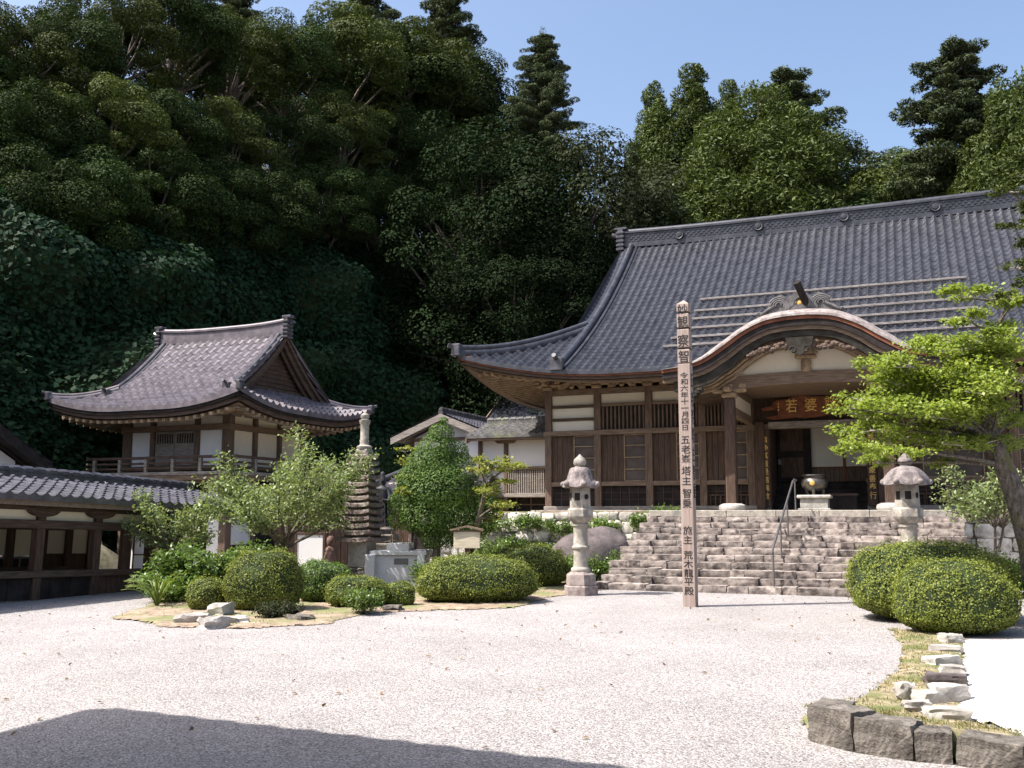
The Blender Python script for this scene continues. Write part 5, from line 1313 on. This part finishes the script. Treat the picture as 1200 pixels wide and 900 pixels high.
for px, y, D, k in [(-60, 10, 11, 'r1'), (15, 22, 11, 'r2'), (75, 18, 11, 'r1'), (140, -4, 11, 'r2'), (205, -12, 11, 'r3'), (272, 22, 11, 'r2'), (335, 32, 11, 'r1'), (392, 22, 11, 'r2'), (445, 40, 11, 'r3'), (488, 44, 11, 'r2'), (528, 72, 10.5, 'r1')]:
    T_(k, px, y, slope_y(px, D), 'rounded dark evergreen with a sunlit olive top along the crest of the wooded hill', GA)
for px, y, d, k in [(572, 112, 53, 't2'), (612, 168, 54, 't1')]:
    T_(k, px, y, d, 'rounded dark evergreen with a sunlit olive top along the crest of the wooded hill', GA)
GB = 'evergreen trees on the slope below the crest'
for px, y, D, k in [(-30, 118, 8, 'r3'), (45, 112, 8, 'r1'), (110, 98, 8, 'r2'), (185, 105, 8, 'r3'), (258, 128, 8, 'r2'), (330, 122, 8, 'r1'), (398, 118, 8, 'r2'), (455, 138, 8, 'r1'), (508, 140, 8, 'r2'), (556, 168, 8, 'r1'), (590, 205, 7, 'r3')]:
    T_(k, px, y, slope_y(px, D), 'shaded dark evergreen on the steep wooded slope below the sunlit crest trees', GB)
for px, y, d, k in [(612, 225, 50, 't2')]:
    T_(k, px, y, d, 'shaded dark evergreen on the steep wooded slope below the sunlit crest trees', GB)
GC = 'dark trees low on the hillside above the vines'
for px, y, D, k in [(20, 185, 6, 'r1'), (95, 188, 6, 'r3'), (170, 178, 6, 'r1'), (240, 188, 6, 'r3'), (310, 190, 6, 'r1'), (375, 195, 6, 'r3'), (440, 205, 6, 'r1'), (500, 215, 6, 'r3'), (552, 245, 6, 'r1'), (596, 290, 5.5, 'r3')]:
    T_(k, px, y, slope_y(px, D), 'deeply shaded evergreen with its crown hanging over the dark vine slope', GC)
for px, y, d, k in [(650, 262, 51, 't1'), (636, 330, 50, 't2'), (680, 345, 51, 't1')]:
    T_(k, px, y, d, 'deeply shaded evergreen with its crown hanging over the dark vine slope', GC)
for px, y, d, l in ((664, 166, 55, 'grey leaved rounded tree right of the lone skyline fir'), (706, 186, 58, 'grey green tree just left of the tall bright cedars'), (682, 262, 53, 'dark tree close behind the left end of the main roof ridge'), (735, 262, 56, 'bright leafy tree directly above the left end of the main roof ridge')):
    T_('r4' if y < 200 else ('t2' if px < 700 else 'b1'), px, y, d, l)
T_('f1', 636, 38, 54, 'lone dark fir standing clear against the sky at the right end of the crest', sc=.62 * 1.05)
T_('f3', 282, -16, slope_y(282, 16), 'ragged dark conifer cut by the top edge above the left crest'); T_('f2', 432, -14, slope_y(432, 16), 'sparse conifer rising above the crest left of the pair by the open sky')
T_('f3', 522, -12, slope_y(522, 15), 'ragged conifer reaching into the open sky at the right of the high crest')
for px, y, d, k, l, sx in ((766, 96, 66, 'c1', 'narrow bright green cedar leftmost above the main roof', 1.1), (813, 74, 65, 'c1', 'tallest pointed bright cedar above the main roof', 1.3), (742, 165, 62, 'c1', 'short cedar at the foot of the narrow leftmost cedar', .8),
                       (888, 104, 56, 'c2', 'broad olive green cedar filling the middle of the skyline above the roof', 1.5), (930, 92, 64, 'f2', 'open topped conifer with ragged tip behind the broad cedar', 1.15), (855, 92, 68, 'c1', 'cedar top showing between the tall pointed cedar and the broad one', 1.0),
                       (960, 150, 62, 'c1', 'dark conifer at the right shoulder of the broad cedar', 1.1), (1200, 84, 50, 'c2', 'dense bright cedar cut by the right edge of the picture', 1.2)):
    T_(k, px, y, d, l, sx=sx)
T_('f2', 1128, 60, 54, 'great spreading conifer with long level boughs near the right edge', sx=1.05)
for px, y, d, k, l in ((1000, 172, 70, 'r4', 'distant rounded tree right of the broad cedar'), (1046, 178, 72, 'b1', 'distant pale tree under the long boughs of the spreading conifer'), (1030, 215, 60, 'r2', 'olive tree just above the middle of the main roof ridge'),
                       (985, 215, 58, 'r1', 'dark tree just above the main roof ridge right of the broad cedar'), (1090, 195, 58, 'r2', 'olive tree at the foot of the great spreading conifer'), (1150, 180, 56, 'b1', 'bright tree between the spreading conifer and the edge cedar'),
                       (800, 215, 57, 'b1', 'bright low tree above the main roof below the tallest cedar'), (850, 205, 56, 'c2', 'low cedar in front of the broad olive one'), (900, 215, 57, 'b1', 'low leafy tree above the main roof in front of the broad cedar'), (1240, 190, 55, 'r1', 'dark tree beyond the right edge above the main roof')):
    T_(k, px, y, d, l)
# ---------------------------------------------------------------- vines over the steep face
def vine_pts(s, h):
    """s along the slope foot, h share of the way up the steep face (may pass 1)"""
    D = 6 * np.clip(h, 0, 1) ** 1.25 + np.maximum(h - 1, 0) * 8 + 0 * s
    x = HA[0] + HD[0] * s + HN[0] * D; y = HA[1] + HD[1] * s + HN[1] * D; z = hill_z(x, y)
    out = np.stack([np.full_like(x, .88), np.full_like(x, -.40), np.full_like(x, .30)], -1)
    l = np.array([max(0, noise.noise(Vector((a * .22, b * .22, c * .22)))) * 4.4 + max(0, noise.noise(Vector((a * .6, b * .6, c * .35 + 7)))) * 1.9 for a, b, c in zip(x.ravel(), y.ravel(), z.ravel())]).reshape(x.shape)
    return np.stack([x, y, z], -1) + out * (l + .25)[..., None], out
rng = np.random.default_rng(5)
ss, hh = np.meshgrid(np.arange(-6, 62, .45), np.linspace(-.02, 1.5, 56), indexing='ij'); Pt, O = vine_pts(ss, hh)
gx_, gy_ = np.gradient(Pt, axis=0), np.gradient(Pt, axis=1); Nn = unit(np.cross(gx_, gy_)); Nn *= np.sign((Nn * O).sum(-1, keepdims=True))
n0, n1 = ss.shape; idx = np.arange(n0 * n1).reshape(n0, n1)
u = rng.uniform(0, n0 - 1.01, 230000); v = rng.uniform(0, n1 - 1.01, 230000); iu, iv = u.astype(int), v.astype(int); fu, fv = (u - iu)[:, None], (v - iv)[:, None]
C = Pt[iu, iv] * (1 - fu) * (1 - fv) + Pt[iu + 1, iv] * fu * (1 - fv) + Pt[iu, iv + 1] * (1 - fu) * fv + Pt[iu + 1, iv + 1] * fu * fv; N0 = Nn[iu, iv]
C = C + N0 * rng.uniform(0, .35, (len(C), 1))
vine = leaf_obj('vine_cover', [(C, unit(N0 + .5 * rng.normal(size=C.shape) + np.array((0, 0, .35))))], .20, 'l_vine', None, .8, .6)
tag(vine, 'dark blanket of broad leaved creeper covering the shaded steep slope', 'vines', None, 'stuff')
o = npmesh('stems', (Pt - Nn * .12).reshape(-1, 3), np.stack([idx[:-1, :-1], idx[1:, :-1], idx[1:, 1:], idx[:-1, 1:]], -1).reshape(-1, 4), 'core', vine, 60); o['kind'] = 'stuff'  # dark backing sheet added under the creeper leaves to close the gaps

# ---------------------------------------------------------------- clipped shrubs
def bush(label, px, py, w, h, m='l_azalea', ls=.03, seed=1, dep=.85, dens=1.0, group=None, sq=.85):
    global rng
    rng = np.random.default_rng(seed); g = G(px, py); t = thing('clipped_shrub', label, 'shrub', (g.x, g.y + w * dep * .42, 0), random.uniform(-.3, .3), group)
    rx, ry = w / 2, w * dep / 2; area = 4 * math.pi * ((rx * ry * h * .8) ** (2 / 3)); n = int(dens * area / (ls * ls * .55) * 1.5); n = min(n, 42000)
    def shape(p):
        q = np.sign(p) * np.abs(p) ** sq; k = np.array([1 + .11 * noise.noise(Vector(a * 1.8 + seed)) + .05 * noise.noise(Vector(a * 5 + seed)) + .02 * noise.noise(Vector(a * 13 + seed)) for a in p])[:, None]
        return np.stack([q[:, 0] * rx, q[:, 1] * ry, h * .40 + np.where(q[:, 2] > 0, .60, .42) * h * q[:, 2]], 1) * k
    d = fib(700); V = shape(d) * .95; bm = bmesh.new()
    for a in V: bm.verts.new(a)
    bmesh.ops.convex_hull(bm, input=bm.verts); me = bpy.data.meshes.new('dark_core'); bm.to_mesh(me); bm.free(); me.materials.append(mt['core']); link('dark_core', me, t)  # dark inner hull added behind the leaves to stop see-through
    p = unit(rng.normal(size=(n, 3))); p = p[p[:, 2] > -.85]; hol = np.array([noise.noise(Vector(a * 3.3 + seed * 5)) + .5 * noise.noise(Vector(a * 9 + seed)) for a in p]); p = p[(hol < .38) | (rng.uniform(0, 1, len(p)) < .45)]; C = shape(p); N = unit(p / np.array((rx, ry, h * .55)))
    C = C * (1 - .05 * rng.uniform(0, 1, (len(C), 1)) ** 2 + .11 * rng.uniform(0, 1, (len(C), 1)) ** 14)
    leaf_obj('leaves', [(C, unit(N + .65 * rng.normal(size=C.shape)))], ls, m, t, .6); return t
bush('large ball shaped clipped shrub in the rockery at left', 300, 719, 1.30, 1.0, seed=1, ls=.03)
bush('small low clipped shrub tucked left of the large ball', 237, 717, .66, .55, seed=2, ls=.03)
bush('clipped shrub half hidden right behind the large ball', 374, 708, 1.05, .78, seed=3, ls=.034, m='l_shrub')
bush('low wide clipped shrub right of the rockery', 414, 714, 1.10, .54, seed=4)
bush('smallest clipped shrub between the low one and the long mound', 466, 712, .56, .43, seed=5)
bush('long oval clipped mound in the middle of the bed', 556, 709, 2.22, .87, seed=6, ls=.034, dep=.7, sq=.8)
bush('darker clipped mound behind the long oval one beside the slim lantern', 616, 690, 1.95, .93, seed=7, ls=.038, dep=.7)
bush('big clipped mound in front of the right lantern', 1121, 733, 2.40, 1.20, seed=8, ls=.034, dep=.8)
bush('clipped dome in front of the big mound beside the white sand', 1143, 748, 1.60, .98, seed=9, ls=.030, dep=.8)

# ---------------------------------------------------------------- branching trees and shrubs
def branchy(name, label, cat, loc, seed, height, spread, r0, m, ls, nlimb=8, nsub=6, nleaf=26, fork=.3, up=.55, bark='trunk', stems=1, asp=.5, lean=(0, 0), minz=0.0, droop=.05):
    global rng
    rng = np.random.default_rng(seed); t = thing(name, label, cat, loc); mb = MB(); parts = []
    for sidx in range(stems):
        bx = np.array((rng.normal() * .08 * (stems > 1), rng.normal() * .08 * (stems > 1), 0)); fk = np.array((lean[0] * fork + rng.normal() * .1 * spread * (stems > 1), lean[1] * fork, height * fork))
        mb.tube([bx - (0, 0, .1), bx * .5 + fk * .5 + rng.normal(size=3) * .03, fk], [r0 * 1.1, r0 * .85, r0 * .7], 8)
        for i in range(nlimb):
            a = 2 * math.pi * (i + rng.uniform(-.3, .3)) / nlimb; e_ = up * rng.uniform(.35, 1.35)
            L_ = spread * rng.uniform(.75, 1.1); tip = fk + np.array((math.cos(a) * L_ + lean[0] * (1 - fork), math.sin(a) * L_ + lean[1] * (1 - fork), (height - fk[2]) * min(1, e_) * rng.uniform(.75, 1.0) - droop * L_))
            limbs(mb, fk * rng.uniform(.75, 1) if stems == 1 else fk, [tip], r0 * .45, .012)
            for j in range(nsub):
                k = .3 + .7 * (j + rng.uniform()) / nsub; b0 = fk + (tip - fk) * k; b0[2] = fk[2] + (tip[2] - fk[2]) * k ** .75
                dv = unit(np.array((math.cos(a) + rng.normal() * .8, math.sin(a) + rng.normal() * .8, up * .9 + rng.normal() * .45))); l = spread * rng.uniform(.28, .5) * (1.15 - .4 * k); e = b0 + dv * l
                if e[2] < minz: e[2] = minz + .05
                limbs(mb, b0, [e], .012, .004, 0, 4)
                q = rng.uniform(.05, 1.05, nleaf)[:, None]; w = rng.normal(size=(nleaf, 3)) * ls * .95
                C = b0 + (e - b0) * q + w; parts.append((C, unit(np.array((0, 0, .8)) + .75 * rng.normal(size=(nleaf, 3)))))
    mb.build('trunk' if stems == 1 else 'stems', bark, t, 60); leaf_obj('crown' if stems == 1 else 'leaves', parts, ls, m, t, asp); return t
tr = branchy('plum_tree', 'light green feathery young tree in front of the bell tower', 'tree', G(330, 690), 51, 3.95, 1.7, .085, 'l_plum', .085, 16, 14, 62, .24, .62, 'trunk', 1, .5, (.1, 0), .5)
branchy('plum_tree', 'smaller pale green tree left of the feathery one by the covered corridor', 'tree', G(200, 694), 52, 2.45, .85, .05, 'l_plum', .08, 11, 9, 46, .3, .7, 'trunk', 1, .5, (0, 0), .4)
branchy('leafy_bush', 'loose bright leafy bush between the corridor and the ball shaped shrub', 'shrub', G(238, 702), 53, 1.4, .85, .03, 'l_shrub', .085, 9, 8, 42, .18, .6, 'trunk', 3, .5, (0, 0), .1)
branchy('leafy_bush', 'lower bright leafy bush beside the arching grassy plant', 'shrub', G(205, 706), 63, .62, .55, .03, 'l_shrub', .075, 8, 6, 24, .18, .6, 'trunk', 3, .5, (0, 0), .06)
for px, py, h, s, l in ((706, 684, .75, .5, 'loose green shrub at the foot of the boulder right of the slim lantern'), (655, 686, .68, .42, 'loose green shrub just left behind the slim lantern'), (575, 668, 1.0, .55, 'leafy wild shrub against the terrace wall by the notice board'), (512, 690, .6, .5, 'low leafy shrub behind the long oval mound'), (325, 725, .25, .28, 'tiny grey green sprig at the rockery edge'), (425, 720, .42, .26, 'loose sprigs growing out before the low wide shrub')):
    branchy('leafy_bush', l, 'shrub', G(px, py), int(px), h, s, .02, 'l_shrub' if px != 325 else 'l_grey', .075 if py < 700 else .045, 7, 6, 22, .15, .7, 'trunk', 3, .5, (0, 0), .05)
branchy('leafy_bush', 'spreading green shrub under the maple right of the steps', 'shrub', P(1168, 640, 19.5), 57, 1.75, .95, .03, 'l_plum', .085, 10, 8, 28, .2, .7, 'trunk', 2, .5, (0, 0), .1)
for px, py, l in ((1196, 700, 'dark low shrub at the right edge behind the clipped mounds'), (1165, 690, 'dark low shrub between the clipped mound and the right wall')):
    branchy('leafy_bush', l, 'shrub', G(px, py), px, .75, .6, .03, 'l_camellia', .08, 8, 7, 24, .2, .6, 'trunk', 3, .5, (0, 0), .05)
# wild plants hanging on the terrace wall
for i, (x, z, s) in enumerate([(-1.2, 1.25, .55), (-.2, 1.35, .5), (.75, 1.2, .5), (1.5, 1.0, .4), (2.2, 1.3, .42), (-2.0, 1.0, .6), (3.3, 1.45, .4), (4.1, 1.62, .42), (-.7, .7, .5), (.3, .6, .45), (1.8, .55, .4), (2.9, .75, .35)]):
    p = hallpt(x, -1.15, z); lb_ = ['at the far left below the white gallery', 'below the gallery balustrade', 'in the middle of the wall', 'low in the middle of the wall', 'behind the boulder top', 'behind the pruned tree', 'above the boulder', 'at the top corner beside the steps', 'low on the wall by the notice board', 'low on the wall above the dark clipped mound', 'behind the boulder', 'low behind the slim lantern'][i]
    branchy('wall_plant', 'wild plant on the rubble wall ' + lb_, 'plant', p - Vector((0, 0, .25)), 80 + i, s * 1.15, s * .85, .012, 'l_shrub', .085, 7, 5, 20, .2, .6, 'trunk', 2, .5, (0, 0), .02)
# arching grassy plant
gp = thing('grassy_plant', 'arching yellow green strap leaved plant at the corner of the bed near the corridor', 'plant', G(184, 712))
rng = np.random.default_rng(9); mb = MB()
for k in range(46):
    a = rng.uniform(0, 6.28); l = rng.uniform(.35, .62); h = rng.uniform(.3, .6); w = .022; dx, dy = math.cos(a), math.sin(a); pts = []
    for q in np.linspace(0, 1, 7): pts.append((dx * l * q ** 1.2, dy * l * q ** 1.2, h * math.sin(min(q * 2.1, math.pi) * .9)))
    mb.strip([(p[0] - dy * w * (1 - i / 7), p[1] + dx * w * (1 - i / 7), p[2]) for i, p in enumerate(pts)], [(p[0] + dy * w * (1 - i / 7), p[1] - dx * w * (1 - i / 7), p[2] + .01) for i, p in enumerate(pts)])
mb.build('leaves', 'l_grass', gp, None, False)

# pruned evergreen in the middle of the garden
rng = np.random.default_rng(15); b0 = G(507, 689); ce = thing('pruned_evergreen', 'dense dark green evergreen pruned into rounded tiers before the white house', 'tree', b0); mb = MB(); parts = []
mb.tube([(0, 0, -.1), (.05, .1, .6), (.1, .2, 1.4), (.25, .2, 2.6), (.3, .2, 3.4)], [.10, .085, .07, .045, .02], 8); Yt = b0.y + .25
for px, py, r, dy in [(517, 508, 17, 0), (512, 527, 26, 0), (530, 530, 22, .2), (505, 548, 34, -.1), (535, 552, 30, .1), (488, 562, 26, -.2), (515, 574, 40, -.35), (540, 580, 34, .2), (476, 590, 24, 0), (560, 592, 28, .1), (500, 604, 34, -.3), (535, 610, 38, -.1), (472, 610, 20, .2), (560, 615, 20, .3), (515, 630, 24, -.1), (515, 545, 30, .15), (498, 580, 40, .15), (538, 590, 40, .2), (515, 610, 38, .15), (520, 493, 6, 0)]:
    p = P(px, py, Yt + dy) - b0; rr_ = r / 1150 * Yt * .92
    parts.append(clump(p, (rr_, rr_, rr_ * .8), int(1900 * (rr_ / .5) ** 2) + 60, -.75, .4, .4, .25)); limbs(mb, (.12, .2, max(.6, p.z - .5)), [p], .03, .01)
mb.build('trunk', 'trunk', ce, 60); leaf_obj('crown', parts, .052, 'l_camellia', ce, .55)
def pads(name, label, base, trunk, r, plist, m, ls, seed, dens, bark, fork_i=-1, flat=.34, fl=1.0, extra=None, cat='tree'):
    """tree of level leaf sprays: plist = (point, rx, rz) in world metres"""
    global rng
    rng = np.random.default_rng(seed); t = thing(name, label, cat, base); mb = MB(); parts = []; tw_ = MB()
    tk = [Vector(p) - Vector(base) for p in trunk]; mb.tube(tk, r, 10)
    for c, rx, rz in plist:
        c = np.array(Vector(c) - Vector(base)); f = min(tk[1:], key=lambda q: (q - Vector(c)).length + max(0, q.z - c[2]) * 2)
        f = np.array(f); limbs(mb, f, [c - (0, 0, rz * .4)], (.032), .010, -.03, 8)
        ns = max(4, int(rx * 14))
        for j in range(ns):
            a = rng.uniform(0, 6.28); q = math.sqrt(rng.uniform(.05, 1)); e = c + np.array((math.cos(a) * rx * q, math.sin(a) * rx * q * .9, rz * rng.uniform(-.5, .7) - .25 * rz * q)); limbs(tw_, c - (0, 0, rz * .4), [e], .012, .003, 0, 4)
            k = int(dens * rx * rx / ns * rng.uniform(.6, 1.4)); w = rng.normal(size=(k, 3)) * np.array((rx * .24, rx * .24, rz * .26)); parts.append((e + w, unit(np.array((0, -.15, 1.0)) + .55 * rng.normal(size=(k, 3)))))
    k0 = len(mb.f); mb.add(tw_.v, tw_.f); w_ = mb.build('trunk', bark, t, 60); w_.data.materials.append(mt['twig']); w_.data.polygons.foreach_set('material_index', [0] * k0 + [1] * (len(w_.data.polygons) - k0)); leaf_obj('crown', parts, ls, m, t, .7); return t
def pl_(L, Yd, seed):
    r_ = random.Random(seed); o = []
    for px, py, rx, rz in L:
        d = Yd + r_.uniform(-.7, .7); o.append((P(px, py, d), rx * d / 1150, rz * d / 1150))
    return o
MY = 14.6
mtk = [P(1222, 705, MY), P(1208, 640, MY), P(1190, 580, MY), P(1176, 545, MY), P(1163, 517, MY), P(1150, 470, MY + .2), P(1158, 410, MY + .4), P(1180, 360, MY + .3)]; mtk[0].z = -.1
pads('maple_tree', 'leaning maple with layered bright lime green leaves in front of the porch', G(1222, 728), mtk, [.20, .17, .15, .14, .125, .08, .05, .03],
     pl_([(1068, 424, 38, 15), (1110, 412, 42, 16), (1160, 420, 40, 18), (1050, 446, 40, 13), (1098, 446, 50, 16), (1150, 455, 45, 18), (1195, 440, 35, 18), (1010, 466, 30, 10), (1042, 474, 38, 12), (1088, 482, 44, 14), (1140, 490, 40, 14),
          (1020, 500, 32, 12), (1060, 508, 40, 14), (1105, 515, 40, 13), (1150, 518, 30, 10), (1005, 520, 24, 11), (1030, 540, 22, 8), (1188, 490, 24, 14), (996, 476, 16, 7), (1130, 345, 28, 11), (1160, 348, 26, 11), (1138, 372, 28, 9), (1185, 385, 28, 12), (1115, 396, 28, 10), (1155, 395, 30, 11), (1190, 350, 20, 10), (1080, 402, 24, 8), (1170, 470, 36, 14), (1120, 540, 22, 8), (1178, 520, 24, 10), (1035, 430, 30, 12), (1080, 460, 46, 16), (1125, 435, 46, 16), (1170, 440, 44, 18), (1115, 475, 44, 15), (1015, 485, 34, 13), (1060, 492, 42, 14), (1040, 524, 34, 11), (1175, 405, 36, 14), (1130, 405, 30, 11), (1000, 500, 22, 9)], MY - .3, 3), 'l_maple', .06, 61, 4200, 'trunk_maple')
pads('maple_tree', 'yellow green maple sprays showing around the pruned evergreen', G(545, 680), [G(545, 680) - Vector((0, 0, .1)), P(560, 610, 21.6), P(570, 570, 21.6), P(560, 545, 21.6)], [.07, .05, .04, .02],
     pl_([(575, 540, 20, 8), (592, 548, 20, 6), (590, 565, 18, 6), (565, 575, 22, 8), (582, 590, 20, 8), (560, 550, 18, 8), (575, 605, 16, 7), (600, 545, 12, 4)], 21.6, 4), 'l_yellow', .07, 62, 2600, 'trunk_maple')
pads('maple_tree', 'yellow green maple sprays left behind the pruned evergreen above the granite altar', G(486, 680), [G(486, 680) - Vector((0, 0, .1)), P(488, 610, 22.4), P(486, 575, 22.4), P(484, 548, 22.4)], [.05, .04, .03, .015],
     pl_([(490, 542, 20, 10), (478, 558, 16, 7), (474, 528, 13, 5), (496, 560, 18, 8), (470, 575, 12, 5)], 22.4, 6), 'l_yellow', .07, 65, 2600, 'trunk_maple')
pads('pine_tree', 'pine bough with yellowish needles entering at the upper right edge', (8.2, 13.2, 0), [(8.2, 13.2, -.1), (8.1, 13.2, 3.2), (7.95, 13.3, 5.2), (7.8, 13.3, 6.6)], [.2, .15, .1, .04],
     pl_([(1182, 222, 22, 8), (1202, 240, 20, 9), (1186, 262, 16, 6), (1205, 285, 18, 9), (1192, 312, 18, 7), (1210, 330, 20, 8), (1198, 205, 16, 6), (1215, 260, 20, 10), (1180, 345, 14, 5)], 13.2, 5), 'l_olive', .05, 64, 5200, 'trunk_maple')
# one autumn coloured sapling behind the bell tower
branchy('sapling', 'small orange tinged sapling behind the left slope of the bell tower roof', 'tree', P(170, 470, 34) - Vector((0, 0, 1.0)), 71, 3.4, 1.0, .05, 'l_orange', .16, 7, 6, 14, .3, .6)
# short tufts over the moss and the bed
rng = np.random.default_rng(77)
def tufts(name, label, poly, n, m, hgt, zf):
    a = np.array(poly); q = rng.uniform(a.min(0), a.max(0), (n, 2)); q = q[in_poly(q[:, 0], q[:, 1], poly)]
    d = np.array([noise.noise(Vector((x * 1.3, y * 1.3, 4))) + .5 * noise.noise(Vector((x * 4, y * 4, 2))) for x, y in q]); q = q[d > rng.uniform(-.5, .25, len(d))]; k = len(q)
    C = np.stack([q[:, 0], q[:, 1], zf(q[:, 0], q[:, 1]) + hgt * .45], 1); T = np.array((0, 0, 1.0)) + .45 * rng.normal(size=(k, 3)); N = rng.normal(size=(k, 3)); N[:, 2] *= .2
    V, F = leaf_arrays(C, unit(N), hgt, .22, .5, T); return tag(npmesh(name, V, F, m), label, 'grass', None, 'stuff')
tufts('moss_tufts', 'dry short moss and grass tufts covering the bed behind the grey kerb', MOSS, 26000, 'l_dry', .035, mz)
tufts('grass_tufts', 'sparse short grass on the bare earth of the garden bed', BED, 5000, 'l_grass', .035, lambda x, y: 0 * x + .05)
q = rng.uniform((-9, 7), (6, 21), (420, 2)); q = q[~in_poly(q[:, 0], q[:, 1], MOSS)]; k = len(q)
C = np.stack([q[:, 0], q[:, 1], np.full(k, .012)], 1); V, F = leaf_arrays(C, unit(np.array((0, 0, 1.0)) + .3 * rng.normal(size=(k, 3))), .05, .6, .5)
tag(npmesh('fallen_leaves', V, F, 'l_fallen'), 'a few small dry fallen leaves scattered over the pale gravel court', 'leaves', None, 'stuff')
